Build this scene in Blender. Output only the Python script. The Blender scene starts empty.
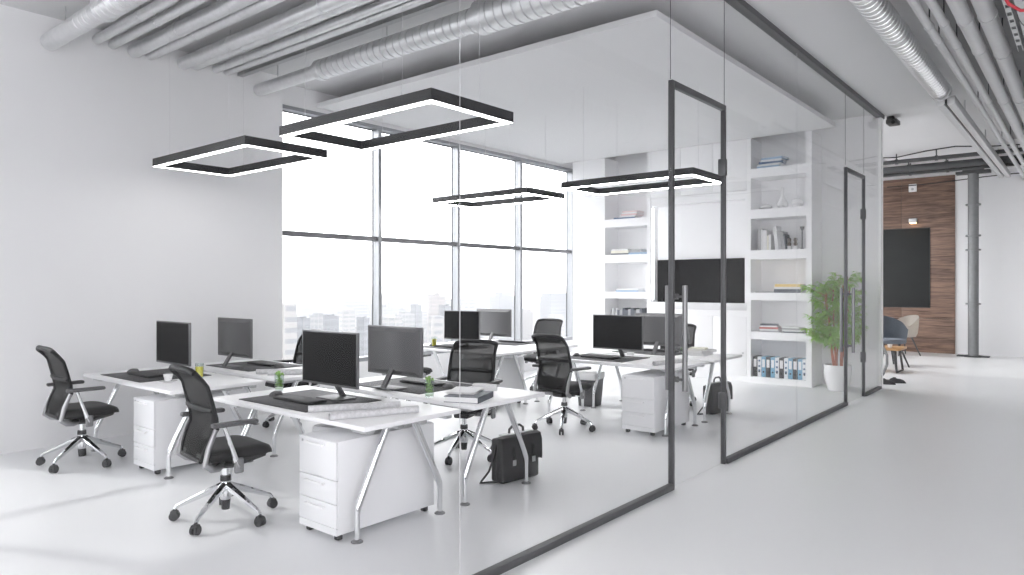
import bpy, bmesh, math, random
from mathutils import Vector, Matrix, Euler
PI = math.pi
SC = bpy.context.scene
COL = SC.collection
RND = random.Random(7)

# ------------------------------------------------------------------ materials
def newmat(name):
    m = bpy.data.materials.new(name)
    m.use_nodes = True
    return m, m.node_tree, m.node_tree.nodes['Principled BSDF']

def mat(name, col, rough=.5, metal=0., var=.04, scale=9., bump=0., spec=.5, coat=0., stretch=(1, 1, 1)):
    """a principled material whose colour drifts a little with noise"""
    m, t, b = newmat(name)
    n = t.nodes
    tc = n.new('ShaderNodeTexCoord'); mp = n.new('ShaderNodeMapping')
    mp.inputs['Scale'].default_value = stretch
    no = n.new('ShaderNodeTexNoise'); no.inputs['Scale'].default_value = scale; no.inputs['Detail'].default_value = 4
    cr = n.new('ShaderNodeMix'); cr.data_type = 'RGBA'
    c = Vector(col)
    cr.inputs[6].default_value = (*[max(0, x*(1-var)) for x in c], 1)
    cr.inputs[7].default_value = (*[min(1, x*(1+var)) for x in c], 1)
    t.links.new(tc.outputs['Object'], mp.inputs['Vector']); t.links.new(mp.outputs['Vector'], no.inputs['Vector'])
    t.links.new(no.outputs['Fac'], cr.inputs[0]); t.links.new(cr.outputs[2], b.inputs['Base Color'])
    b.inputs['Roughness'].default_value = rough; b.inputs['Metallic'].default_value = metal
    b.inputs['Specular IOR Level'].default_value = spec
    b.inputs['Coat Weight'].default_value = coat
    if bump:
        bp = n.new('ShaderNodeBump'); bp.inputs['Strength'].default_value = bump; bp.inputs['Distance'].default_value = .01
        t.links.new(no.outputs['Fac'], bp.inputs['Height']); t.links.new(bp.outputs['Normal'], b.inputs['Normal'])
    return m

def glassmat(name, tint=(.985, .985, .988), f0=.009, rough=0.0):
    """clear sheet glass: see-through, with the mirror gloss glass has at grazing angles"""
    m = bpy.data.materials.new(name); m.use_nodes = True
    t = m.node_tree; n = t.nodes
    n.remove(n['Principled BSDF'])
    out = n['Material Output']
    tr = n.new('ShaderNodeBsdfTransparent'); tr.inputs['Color'].default_value = (*tint, 1)
    gl = n.new('ShaderNodeBsdfGlossy'); gl.inputs['Roughness'].default_value = rough
    no = n.new('ShaderNodeTexNoise'); no.inputs['Scale'].default_value = .7
    mr = n.new('ShaderNodeMapRange'); mr.inputs[3].default_value = .97; mr.inputs[4].default_value = 1.
    lw = n.new('ShaderNodeLayerWeight'); lw.inputs['Blend'].default_value = .5
    pw = n.new('ShaderNodeMath'); pw.operation = 'POWER'; pw.inputs[1].default_value = 5
    fr = n.new('ShaderNodeMath'); fr.operation = 'MULTIPLY_ADD'; fr.inputs[1].default_value = .5; fr.inputs[2].default_value = f0
    t.links.new(lw.outputs['Facing'], pw.inputs[0]); t.links.new(pw.outputs[0], fr.inputs[0])
    mu = n.new('ShaderNodeMath'); mu.operation = 'MULTIPLY'
    mx = n.new('ShaderNodeMixShader')
    t.links.new(no.outputs['Fac'], mr.inputs[0]); t.links.new(fr.outputs[0], mu.inputs[0]); t.links.new(mr.outputs[0], mu.inputs[1])
    t.links.new(mu.outputs[0], mx.inputs[0]); t.links.new(tr.outputs[0], mx.inputs[1]); t.links.new(gl.outputs[0], mx.inputs[2])
    t.links.new(mx.outputs[0], out.inputs['Surface'])
    return m

def meshmat(name, col, open_=.45):
    """woven chair mesh: fine threads with holes between them"""
    m, t, b = newmat(name); n = t.nodes
    b.inputs['Base Color'].default_value = (*col, 1); b.inputs['Roughness'].default_value = .7; b.inputs['Specular IOR Level'].default_value = .12
    out = n['Material Output']
    no = n.new('ShaderNodeTexNoise'); no.inputs['Scale'].default_value = 60
    mr = n.new('ShaderNodeMapRange'); mr.inputs[3].default_value = open_*.7; mr.inputs[4].default_value = open_*1.3
    tr = n.new('ShaderNodeBsdfTransparent'); mx = n.new('ShaderNodeMixShader')
    t.links.new(no.outputs['Fac'], mr.inputs[0])
    t.links.new(mr.outputs[0], mx.inputs[0]); t.links.new(b.outputs[0], mx.inputs[1]); t.links.new(tr.outputs[0], mx.inputs[2])
    t.links.new(mx.outputs[0], out.inputs['Surface'])
    return m

def emitmat(name, col, s):
    m, t, b = newmat(name)
    no = t.nodes.new('ShaderNodeTexNoise'); no.inputs['Scale'].default_value = 3
    mr = t.nodes.new('ShaderNodeMapRange'); mr.inputs[3].default_value = s*.97; mr.inputs[4].default_value = s*1.03
    t.links.new(no.outputs['Fac'], mr.inputs[0]); t.links.new(mr.outputs[0], b.inputs['Emission Strength'])
    b.inputs['Base Color'].default_value = (.9, .9, .9, 1)
    b.inputs['Emission Color'].default_value = (*col, 1)
    return m

def woodmat(name, c1, c2, scale=1.0, rough=.45, stretch=(.35, 5, 5)):
    m, t, b = newmat(name); n = t.nodes
    tc = n.new('ShaderNodeTexCoord'); mp = n.new('ShaderNodeMapping'); mp.inputs['Scale'].default_value = stretch
    no = n.new('ShaderNodeTexNoise'); no.inputs['Scale'].default_value = scale*2.2; no.inputs['Detail'].default_value = 9; no.inputs['Distortion'].default_value = 1.2
    n2 = n.new('ShaderNodeTexNoise'); n2.inputs['Scale'].default_value = scale*14; n2.inputs['Detail'].default_value = 6
    ad = n.new('ShaderNodeMath'); ad.operation = 'MULTIPLY_ADD'; ad.inputs[1].default_value = .35
    cr = n.new('ShaderNodeValToRGB')
    cr.color_ramp.elements[0].position = .48; cr.color_ramp.elements[0].color = (*c1, 1)
    cr.color_ramp.elements[1].position = .86; cr.color_ramp.elements[1].color = (*c2, 1)
    t.links.new(tc.outputs['Object'], mp.inputs[0]); t.links.new(mp.outputs[0], no.inputs['Vector']); t.links.new(mp.outputs[0], n2.inputs['Vector'])
    t.links.new(n2.outputs['Fac'], ad.inputs[0]); t.links.new(no.outputs['Fac'], ad.inputs[2])
    t.links.new(ad.outputs[0], cr.inputs[0]); t.links.new(cr.outputs[0], b.inputs['Base Color'])
    b.inputs['Roughness'].default_value = rough
    return m

def facademat(name, wall, glass, fl=3.4, bay=3.2, gap=.42):
    """tower facade: bands of windows between floors"""
    m, t, b = newmat(name); n = t.nodes
    tc = n.new('ShaderNodeTexCoord'); sx = n.new('ShaderNodeSeparateXYZ')
    t.links.new(tc.outputs['Object'], sx.inputs[0])
    def band(sock, period, th):
        d = n.new('ShaderNodeMath'); d.operation = 'DIVIDE'; d.inputs[1].default_value = period
        f = n.new('ShaderNodeMath'); f.operation = 'FRACT'
        g = n.new('ShaderNodeMath'); g.operation = 'GREATER_THAN'; g.inputs[1].default_value = th
        t.links.new(sock, d.inputs[0]); t.links.new(d.outputs[0], f.inputs[0]); t.links.new(f.outputs[0], g.inputs[0])
        return g.outputs[0]
    ad = n.new('ShaderNodeMath'); ad.operation = 'ADD'
    t.links.new(sx.outputs['X'], ad.inputs[0]); t.links.new(sx.outputs['Y'], ad.inputs[1])
    z = band(sx.outputs['Z'], fl, gap); h = band(ad.outputs[0], bay, .25)
    mu = n.new('ShaderNodeMath'); mu.operation = 'MULTIPLY'
    t.links.new(z, mu.inputs[0]); t.links.new(h, mu.inputs[1])
    mx = n.new('ShaderNodeMix'); mx.data_type = 'RGBA'
    mx.inputs[6].default_value = (*wall, 1); mx.inputs[7].default_value = (*glass, 1)
    t.links.new(mu.outputs[0], mx.inputs[0]); t.links.new(mx.outputs[2], b.inputs['Base Color'])
    b.inputs['Roughness'].default_value = .7
    return m

M = {}
M['wall'] = mat('white_plaster', (.875, .875, .88), .75, var=.015, scale=1.1, bump=.03)
M['ceil'] = mat('painted_ceiling', (.70, .70, .705), .8, var=.03, scale=.8)
M['ceil_slab'] = mat('white_ceiling_board', (.80, .80, .805), .8, var=.01, scale=1)
M['concrete'] = mat('grey_concrete', (.34, .34, .345), .8, var=.12, scale=3, bump=.05)
M['white'] = mat('white_lacquer', (.90, .90, .905), .35, var=.01, scale=4)
M['cab'] = mat('white_cabinet_metal', (.85, .855, .865), .4, var=.01, scale=4)
M['marble'] = mat('white_marble', (.78, .78, .79), .25, var=.12, scale=4)
M['chrome'] = mat('polished_chrome', (.80, .81, .82), .08, 1., var=.01)
M['alu'] = mat('satin_aluminium', (.55, .555, .56), .35, .85, var=.03)
M['duct'] = mat('galvanised_duct', (.80, .805, .81), .3, .8, var=.12, scale=14)
M['pipe'] = mat('grey_painted_pipe', (.62, .62, .625), .4, .25, var=.06, scale=10)
M['frame'] = mat('grey_window_frame', (.36, .37, .385), .35, .6, var=.04)
M['transom'] = mat('grey_transom_metal', (.17, .17, .18), .5, .2, var=.04)
M['railgrey'] = mat('dark_grey_rail', (.10, .10, .105), .4, .35, var=.05)
M['handle'] = mat('grey_handle_steel', (.24, .24, .245), .35, .6, var=.04)
M['black'] = mat('black_plastic', (.016, .016, .017), .5, var=.1, spec=.25)
M['blackfab'] = mat('black_leather', (.018, .018, .019), .5, var=.15, scale=40, bump=.05, spec=.3)
M['dark'] = mat('charcoal_plastic', (.05, .05, .052), .5, var=.06)
M['armpad'] = mat('grey_arm_pad', (.085, .085, .088), .55, var=.06)
M['screen'] = mat('dark_screen', (.010, .010, .0105), .4, var=.05, spec=.06)
M['bezel'] = mat('grey_bezel', (.16, .16, .165), .35, .3, var=.03)
M['monback'] = mat('dark_grey_shell', (.10, .10, .103), .45, var=.05)
M['mat'] = mat('charcoal_desk_mat', (.045, .045, .048), .65, var=.1, scale=60)
M['mesh'] = meshmat('black_chair_mesh', (.012, .012, .012), .085)
M['mesh_lite'] = meshmat('lower_back_shell', (.010, .010, .010), .03)
M['light'] = emitmat('light_diffuser', (1, .99, .97), 9.)
M['light_boost'] = emitmat('light_diffuser_boost', (1, .99, .97), 38.)
M['led'] = emitmat('led_strip_light', (.93, .97, 1), 7.)
M['lampwarm'] = emitmat('warm_lamp', (1, .62, .3), 4.)
M['frame_blk'] = mat('black_light_housing', (.028, .028, .03), .5, var=.05)
M['wire'] = mat('steel_wire', (.72, .72, .73), .4, .3, var=.02)
M['pane'] = glassmat('partition_glass')
M['winpane'] = glassmat('window_glass', (.98, .99, .99))
M['tumbler'] = glassmat('tumbler_glass', (.90, .93, .92), f0=.09)
M['ceramic'] = mat('white_ceramic', (.82, .82, .82), .2, var=.01)
M['juice'] = mat('yellow_juice', (.95, .80, .03), .3, var=.06)
M['mint'] = mat('mint_leaves', (.30, .50, .14), .5, var=.5, scale=50)
M['mintdrink'] = mat('pale_green_drink', (.70, .80, .62), .3, var=.2, scale=50)
M['paper'] = mat('printed_drawing_paper', (.62, .62, .63), .7, var=.3, scale=60)
M['paperwhite'] = mat('plain_paper', (.78, .78, .78), .7, var=.03)
M['leather'] = mat('black_briefcase_leather', (.03, .03, .031), .42, var=.2, scale=60, bump=.08)
M['upright'] = mat('brushed_dark_metal', (.34, .34, .345), .35, .8, var=.05)
M['bin'] = mat('dark_grey_bin', (.10, .10, .105), .5, var=.05)
M['bag'] = mat('white_bin_liner', (.8, .8, .81), .5, var=.03)
M['leaf'] = mat('bamboo_leaves', (.30, .56, .05), .5, var=.5, scale=18)
M['cane'] = mat('orange_red_canes', (.42, .10, .03), .45, var=.5, scale=9)
M['soil'] = mat('dark_soil', (.04, .03, .02), .9, var=.3, scale=60)
M['woodwall'] = woodmat('walnut_panels', (.085, .050, .036), (.33, .21, .155), 1.3)
M['oak'] = woodmat('oak_table_top', (.35, .17, .06), (.6, .36, .16), 3)
M['board'] = mat('blackboard', (.022, .024, .024), .7, var=.2, scale=3)
M['greyfab'] = mat('blue_grey_upholstery', (.17, .19, .22), .9, var=.15, scale=60)
M['creamfab'] = mat('cream_upholstery', (.62, .58, .53), .9, var=.1, scale=60)
M['orange'] = mat('tan_piping', (.6, .33, .12), .6, var=.1)
M['steelcol'] = mat('column_steel', (.25, .255, .26), .45, .5, var=.15, scale=12)
M['beam'] = mat('dark_steel_beam', (.085, .087, .09), .5, .3, var=.1, scale=12)
M['cable'] = mat('black_cable', (.03, .03, .03), .6, var=.1)
M['red'] = mat('red_cable', (.55, .05, .07), .5, var=.1)
M['binder_black'] = mat('black_binder', (.06, .06, .062), .5, var=.08)
M['binder_white'] = mat('white_binder', (.76, .78, .8), .45, var=.03)
M['binder_blue'] = mat('blue_binder', (.20, .40, .56), .45, var=.06)
M['label'] = mat('white_spine_label', (.8, .8, .8), .5, var=.02)
M['b_white'] = mat('white_book', (.72, .72, .72), .6, var=.03)
M['b_grey'] = mat('grey_book', (.36, .36, .37), .6, var=.06)
M['b_dark'] = mat('dark_grey_book', (.10, .11, .13), .6, var=.08)
M['b_blue'] = mat('blue_book', (.30, .42, .56), .6, var=.06)
M['b_navy'] = mat('navy_book', (.10, .16, .27), .6, var=.06)
M['b_red'] = mat('red_book', (.48, .14, .13), .6, var=.06)
M['b_pink'] = mat('pink_book', (.70, .50, .50), .6, var=.06)
M['b_yellow'] = mat('ochre_book', (.78, .58, .24), .6, var=.05)
M['b_cream'] = mat('cream_book', (.74, .72, .62), .6, var=.04)
M['bronze'] = mat('bronze_figurine', (.10, .07, .05), .4, .3, var=.2)
M['city_ground'] = mat('city_ground', (.16, .165, .17), .9, var=.4, scale=.02)

def floormat():
    m, t, b = newmat('white_epoxy_floor'); n = t.nodes
    tc = n.new('ShaderNodeTexCoord')
    no = n.new('ShaderNodeTexNoise'); no.inputs['Scale'].default_value = .9; no.inputs['Detail'].default_value = 6
    mx = n.new('ShaderNodeMix'); mx.data_type = 'RGBA'
    mx.inputs[6].default_value = (.82, .825, .835, 1); mx.inputs[7].default_value = (.845, .85, .855, 1)
    mr = n.new('ShaderNodeMapRange'); mr.inputs[3].default_value = .26; mr.inputs[4].default_value = .36
    t.links.new(tc.outputs['Object'], no.inputs['Vector']); t.links.new(no.outputs['Fac'], mx.inputs[0])
    t.links.new(mx.outputs[2], b.inputs['Base Color']); t.links.new(no.outputs['Fac'], mr.inputs[0]); t.links.new(mr.outputs[0], b.inputs['Roughness'])
    b.inputs['Specular IOR Level'].default_value = .45
    return m
M['floor'] = floormat()

# ------------------------------------------------------------------ mesh builder
class MB:
    def __init__(self):
        self.bm = bmesh.new()
    def _xf(self, verts, rot, loc):
        mt = Matrix.Translation(loc) @ (Euler(rot).to_matrix().to_4x4() if rot else Matrix())
        bmesh.ops.transform(self.bm, matrix=mt, verts=verts)
    def box(self, c, s, bev=0, rot=None, seg=2, taper=None):
        r = bmesh.ops.create_cube(self.bm, size=1)
        vs = r['verts']
        bmesh.ops.scale(self.bm, vec=s, verts=vs)
        if taper:
            for v in vs:
                if v.co.z < 0: v.co.x *= taper; v.co.y *= taper
        if bev:
            es = list({e for v in vs for e in v.link_edges})
            rb = bmesh.ops.bevel(self.bm, geom=es, offset=bev, segments=seg, profile=.5, affect='EDGES')
            vs = list({v for f in rb['faces'] for v in f.verts} | {v for v in vs if v.is_valid})
        self._xf(vs, rot, c)
        return self
    def b2(self, x0, x1, y0, y1, z0, z1, bev=0, seg=2):
        return self.box(((x0+x1)/2, (y0+y1)/2, (z0+z1)/2), (x1-x0, y1-y0, z1-z0), bev, None, seg)
    def tube(self, pts, r, seg=10, closed=False, caps=True, flat=1.0):
        pts = [Vector(p) for p in pts]
        n = len(pts)
        rs = r if isinstance(r, (list, tuple)) else [r]*n
        rings = []; up = None
        for i, p in enumerate(pts):
            if closed: d = pts[(i+1) % n]-pts[i-1]
            elif i == 0: d = pts[1]-pts[0]
            elif i == n-1: d = pts[-1]-pts[-2]
            else: d = (pts[i+1]-p).normalized()+(p-pts[i-1]).normalized()
            d.normalize()
            if up is None:
                up = Vector((0, 0, 1)) if abs(d.z) < .95 else Vector((1, 0, 0))
            up = (up-d*up.dot(d)).normalized()
            sd = d.cross(up)
            rings.append([self.bm.verts.new(p+(sd*math.cos(a)+up*flat*math.sin(a))*rs[i]) for a in [2*PI*k/seg for k in range(seg)]])
        m = n if closed else n-1
        for i in range(m):
            A, B = rings[i], rings[(i+1) % n]
            for k in range(seg):
                self.bm.faces.new((A[k], A[(k+1) % seg], B[(k+1) % seg], B[k]))
        if caps and not closed:
            self.bm.faces.new(list(reversed(rings[0]))); self.bm.faces.new(rings[-1])
        return self
    def rod(self, a, b, r, seg=12, r2=None):
        return self.tube([a, b], [r, r if r2 is None else r2], seg)
    def lathe(self, prof, c=(0, 0, 0), seg=24):
        c = Vector(c); rings = []
        for (r, z) in prof:
            if r < 1e-5: rings.append([self.bm.verts.new(c+Vector((0, 0, z)))])
            else: rings.append([self.bm.verts.new(c+Vector((r*math.cos(2*PI*k/seg), r*math.sin(2*PI*k/seg), z))) for k in range(seg)])
        for A, B in zip(rings, rings[1:]):
            for k in range(seg):
                q = (k+1) % seg
                if len(A) == 1 and len(B) == 1: continue
                if len(A) == 1: self.bm.faces.new((A[0], B[q], B[k]))
                elif len(B) == 1: self.bm.faces.new((A[k], A[q], B[0]))
                else: self.bm.faces.new((A[k], A[q], B[q], B[k]))
        return self
    def sphere(self, c, s, seg=16, rot=None):
        r = bmesh.ops.create_uvsphere(self.bm, u_segments=seg, v_segments=max(6, seg//2), radius=1)
        bmesh.ops.scale(self.bm, vec=s if isinstance(s, (tuple, list)) else (s, s, s), verts=r['verts'])
        self._xf(r['verts'], rot, c)
        return self
    def prism(self, pts, h, axis='z', at=0.):
        """extrude a 2D outline: axis z -> (x,y), y -> (x,z), x -> (y,z)"""
        def P(u, v, w):
            return {'z': (u, v, w), 'y': (u, w, v), 'x': (w, u, v)}[axis]
        a = [self.bm.verts.new(P(u, v, at)) for u, v in pts]; b = [self.bm.verts.new(P(u, v, at+h)) for u, v in pts]
        n = len(pts)
        self.bm.faces.new(a); self.bm.faces.new(list(reversed(b)))
        for i in range(n): self.bm.faces.new((a[i], b[i], b[(i+1) % n], a[(i+1) % n]))
        return self
    def grid(self, rows, thick=0):
        vs = [[self.bm.verts.new(p) for p in r] for r in rows]
        for A, B in zip(vs, vs[1:]):
            for k in range(len(A)-1): self.bm.faces.new((A[k], A[k+1], B[k+1], B[k]))
        if thick:
            bmesh.ops.solidify(self.bm, geom=list(self.bm.faces), thickness=thick)
        return self
    def build(self, name, m, parent=None, ang=35):
        bmesh.ops.recalc_face_normals(self.bm, faces=self.bm.faces)
        me = bpy.data.meshes.new(name); self.bm.to_mesh(me); self.bm.free()
        me.materials.append(M[m] if isinstance(m, str) else m)
        me.polygons.foreach_set('use_smooth', [True]*len(me.polygons))
        me.set_sharp_from_angle(angle=math.radians(ang))
        o = bpy.data.objects.new(name, me); COL.objects.link(o)
        if parent: o.parent = parent
        return o

def rrect(w, h, r, n=5, cx=0, cy=0):
    out = []
    for sx, sy, a0 in ((1, 1, 0), (-1, 1, PI/2), (-1, -1, PI), (1, -1, 3*PI/2)):
        for k in range(n+1):
            a = a0+PI/2*k/n
            out.append((cx+sx*(w/2-r)+r*math.cos(a), cy+sy*(h/2-r)+r*math.sin(a)))
    return out

def tag(o, label=None, cat=None, group=None, kind=None):
    if label: o['label'] = label
    if cat: o['category'] = cat
    if group: o['group'] = group
    if kind: o['kind'] = kind
    return o
def empty(name, loc=(0, 0, 0), rz=0., label=None, cat=None, group=None, kind=None):
    o = bpy.data.objects.new(name, None); COL.objects.link(o)
    o.empty_display_size = .1
    o.location = loc; o.rotation_euler = (0, 0, rz)
    return tag(o, label, cat, group, kind)
def kids(o): return [c for c in COL.objects if c.parent == o]
def copy_tree(o, parent=None):
    ch = kids(o)
    c = o.copy(); COL.objects.link(c); c.parent = parent
    for k in ch: copy_tree(k, c)
    return c
def place(proto, used, loc, rz, label, scale=None):
    o = copy_tree(proto) if used else proto
    o.location = loc; o.rotation_euler = (0, 0, rz); o['label'] = label
    if scale: o.scale = scale
    return o
class Kind:
    """first call hands out the thing itself, later calls a copy of it and of its parts"""
    def __init__(self, proto): self.p = proto; self.n = 0
    def put(self, loc, rz, label, scale=None):
        o = place(self.p, self.n, loc, rz, label, scale); self.n += 1; return o
def struct(name, mb, m, parent=None, ang=35):
    o = mb.build(name, m, parent, ang)
    if parent is None: o['kind'] = 'structure'
    return o

# ------------------------------------------------------------------ measures
PX = -2.57           # plane of the glass partition
WX = -8.02           # inner face of the window wall
GX = -8.30           # plane of the window glass
CZ = 4.28            # ceiling
YB = 12.10           # back wall of the glass office
YS = 11.56           # front of the shelf wall
YF = 19.5            # far wall of the corridor
DZ = .745             # desk top

# ------------------------------------------------------------------ setting
struct('floor', MB().b2(-8.5, 4.6, -2.4, 19.9, -.2, 0), 'floor')
ce = MB().b2(-8.7, 4.8, -2.6, 12.9, CZ, CZ+.25).b2(-8.7, -7.9, 12.9, 16.9, CZ, CZ+.25).b2(-3.4, 4.8, 12.9, 16.9, CZ, CZ+.25).b2(-8.7, 4.8, 16.9, 20.1, CZ, CZ+.25)
struct('ceiling', ce, 'ceil')
for i in range(2):                                         # unseen rooflights, added to the lounge behind the glass office to light the corridor
    y0, y1 = 12.9+2*i, 14.9+2*i
    wd = empty('window_%d' % (20+i), (-5.65, (y0+y1)/2, CZ+.1), kind='structure')
    MB().b2(-2.25, 2.25, -1, -.96, -.1, .06).b2(-2.25, 2.25, .96, 1, -.1, .06).b2(-2.25, -2.21, -.96, .96, -.1, .06).b2(2.21, 2.25, -.96, .96, -.1, .06).build('window_frame', 'frame', wd)
    MB().b2(-2.21, 2.21, -.96, .96, .0, .012).build('window_pane', 'winpane', wd)
wl = MB()
wl.b2(-8.42, WX, 1.72, 5.112, 0, CZ)                       # pier between the window bays
wl.b2(-8.42, GX+.10, 5.112, 12.05, 0, .50)
wl.b2(-8.42, GX+.05, 5.112, 12.05, 3.99, CZ)
wl.b2(-8.42, GX+.10, -1.68, 1.72, 0, .50)
wl.b2(-8.42, GX+.05, -1.68, 1.72, 3.99, CZ)
wl.b2(-8.42, WX, -2.4, -1.68, 0, CZ)
wl.b2(-8.42, WX, 12.03, 12.45, 0, CZ)
wl.b2(-8.42, GX+.10, 12.45, 19.1, 0, .50).b2(-8.42, GX+.05, 12.45, 19.1, 3.99, CZ)
wl.b2(-8.42, WX, 19.1, 19.7, 0, CZ)
struct('wall_left', wl, 'wall')
struct('wall_back', MB().b2(-8.4, PX+.03, YB, YB+.14, 0, CZ), 'wall')
struct('wall_far', MB().b2(-8.4, 4.6, YF, YF+.2, 0, CZ), 'wall')
wr = MB().b2(4.4, 4.6, -2.4, 19.7, 0, .5).b2(4.4, 4.6, -2.4, 19.7, 3.9, CZ)
for y0, y1 in ((-2.4, -1.9), (1.0, 19.7)): wr.b2(4.4, 4.6, y0, y1, .5, 3.9)  # leaves an unseen opening, added to let daylight into the corridor
struct('wall_right', wr, 'wall')
wn = MB().b2(-8.4, 4.6, -2.4, -2.2, 0, .25).b2(-8.4, 4.6, -2.4, -2.2, 4.1, CZ)
for x0, x1 in ((-8.4, -2.3), (.7, 1.0), (4.1, 4.6)): wn.b2(x0, x1, -2.4, -2.2, .25, 4.1)  # unseen openings behind the camera, added as daylight for the corridor
struct('wall_near', wn, 'wall')
# hung ceiling board of the office
struct('ceiling_panel', MB().b2(GX+.06, -3.06, 5.78, YS, 4.05, 4.11), 'ceil_slab')

def window(n, y0, y1, z0=.50, z1=3.99, x=GX):
    w = empty('window_%d' % n, (x, (y0+y1)/2, z0), kind='structure')
    hw = (y1-y0)/2; H = z1-z0
    f = MB()
    f.b2(-.06, .08, -hw, -hw+.03, 0, H).b2(-.06, .08, hw-.03, hw, 0, H)
    f.b2(-.06, .08, -hw+.03, hw-.03, 0, .06).b2(-.06, .08, -hw+.03, hw-.03, H-.05, H)
    f.build('window_frame', 'frame', w)
    g = MB().b2(-.066, -.045, -hw+.004, -hw+.036, .0, H).b2(-.066, -.045, hw-.036, hw-.004, .0, H).b2(-.066, -.045, -hw+.036, hw-.036, H-.06, H)
    g.build('gasket', 'dark', w)
    MB().b2(-.04, .05, -hw+.03, hw-.03, 2.27-z0, 2.335-z0).build('transom', 'transom', w)
    MB().b2(-.006, .006, -hw+.03, hw-.03, .06, 2.27-z0).b2(-.006, .006, -hw+.03, hw-.03, 2.335-z0, H-.05).build('window_pane', 'winpane', w)
ys = [5.25, 6.885, 8.585, 10.26, 11.95]
ys[0] = 5.20
for i in range(4): window(i+1, ys[i], ys[i+1])
yl = [1.64-1.66*k for k in range(5)]
for i in range(2): window(i+5, yl[i+1], yl[i])
for i in range(4): window(i+7, 12.45+1.66*i, 12.45+1.66*(i+1))  # lounge windows out of view, added to brighten the far corridor

# ------------------------------------------------------------------ glass partition
pt = empty('wall_partition', (PX, 0, 0), kind='structure')
seams = [-2.2, .25, 2.69, 5.085]
Y1a, Y1b, Y2a, Y2b = 5.085, 6.135, 10.17, 11.16
def pane(y0, y1, z0, z1): MB().b2(-.006, .006, y0+.002, y1-.002, z0, z1).build('glass_pane', 'pane', pt)
for a, b in zip(seams, seams[1:]): pane(a, b, .045, 4.22)
for a, b in ((Y1b, 8.16), (8.16, Y2a), (Y2b, YB+.02)): pane(a, b, .045, 4.22)
pane(Y1a, Y1b, 3.225, 4.22); pane(Y2a, Y2b, 3.2, 4.22)
MB().b2(-.045, .045, -2.2, YB+.17, 4.22, CZ+.0).build('top_rail', 'railgrey', pt)
for a, b in ((-2.2, Y1a), (Y1b, Y2a), (Y2b, YB+.02)):
    MB().b2(-.014, .036, a, b, 0, .045, .004).build('base_rail', 'railgrey', pt)
MB().b2(-.03, .03, YB+.02, YB+.06, .0, 4.22).build('end_post', 'railgrey', pt)
for y in (2.69, 8.16):
    MB().b2(-.0012, .0012, y-.0016, y+.0016, .045, 4.22).build('glass_joint', 'wire', pt)
for y in (Y1a, Y1b, Y2a, Y2b):
    MB().b2(-.002, .002, y-.0022, y+.0022, 3.23, 4.22).build('glass_joint', 'railgrey', pt)

def glassdoor(n, y0, y1, H, hz0, hz1):
    d = empty('door_%d' % n, (PX, y0, 0), kind='structure')
    w = y1-y0; t = .036
    f = MB()
    f.b2(-.02, .02, 0, t, 0, H, .003).b2(-.02, .02, w-t, w, 0, H, .003).b2(-.02, .02, t, w-t, H-t*1.4, H, .003)
    f.build('door_frame', 'railgrey', d)
    MB().b2(-.006, .006, t, w-t, .012, H-t*1.2).build('door_glass', 'pane', d)
    for s in (1, -1):
        h = MB()
        h.tube([(s*.075, .10, hz0), (s*.075, .10, hz1)], .021, 14)
        for z in (hz0+.09, hz1-.09): h.tube([(s*.006, .10, z), (s*.075, .10, z)], .011, 10); h.tube([(s*.006, .10, z), (s*.016, .10, z)], .024, 14)
        h.build('pull_handle', 'handle', d)
    for z in (.57, H-.56):
        MB().b2(-.034, .034, w-.062, w-.008, z-.075, z+.075, .006).build('hinge', 'railgrey', d)
glassdoor(1, Y1a, Y1b, 3.225, .765, 1.605)
glassdoor(2, Y2a, Y2b, 3.2, .70, 1.58)

# ------------------------------------------------------------------ desks
def make_desk():
    d = empty('office_desk', cat='desk', group='office desks')
    L, D = 1.84, .84
    MB().box((0, 0, DZ-.016), (L, D, .032), .006).build('tabletop', 'white', d)
    fr = MB()
    for s in (1, -1):
        fr.b2(s*.75-.02, s*.75+.02, -.30, .30, DZ-.072, DZ-.032, .004)
        for y in (-.34, -.10, .10, .34): fr.b2(s*.77-.045, s*.77+.115, y-.03, y+.03, DZ-.062, DZ-.032, .006)
    fr.b2(-.78, .78, -.14, -.10, DZ-.072, DZ-.036, .004).b2(-.78, .78, .10, .14, DZ-.072, DZ-.036, .004)
    fr.build('under_frame', 'alu', d)
    for sx in (1, -1):
        for sy in (1, -1):
            x = sx*.77
            lg = MB().tube([(x, sy*.362, .012), (x, sy*.362, .17), (x, sy*.355, .215), (x, sy*.335, .262), (x, sy*.115, DZ-.05)], [.016, .018, .0225, .0235, .0235], 14).build('leg', 'chrome', d)
            MB().lathe([(0, 0), (.038, 0), (.038, .006), (.016, .018), (0, .018)], (x, sy*.362, 0), 20).build('foot_disc', 'handle', lg)
    return d
desk = Kind(make_desk())
CL = {'front': (-4.32, 3.15), 'wall': (-6.71, 3.08), 'window': (-6.71, 7.14), 'door': (-4.29, 7.21)}
DY = .98
desk.put((*CL['front'], 0), 0, 'white desk in front of the glass with two rolled drawings and a screen facing out')
desk.put((CL['front'][0], CL['front'][1]+DY, 0), PI, 'white desk with a thick dark book and papers, black briefcase below its end')
desk.put((*CL['wall'], 0), 0, 'white desk beside the white wall holding a coffee cup and yellow juice')
desk.put((CL['wall'][0], CL['wall'][1]+DY, 0), PI, 'white desk behind the coffee cup desk with rolled paper and a monitor seen from behind')
desk.put((*CL['window'], 0), 0, 'far white desk by the windows with yellow juice beside a small black screen')
desk.put((CL['window'][0], CL['window'][1]+DY, 0), PI, 'farthest white desk by the windows under a silvery monitor back')
desk.put((*CL['door'], 0), 0, 'white desk behind the first glass door with grey waste bin under it')
desk.put((CL['door'][0], CL['door'][1]+DY, 0), PI, 'white desk nearest the television with a pile of papers on its end')

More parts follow.
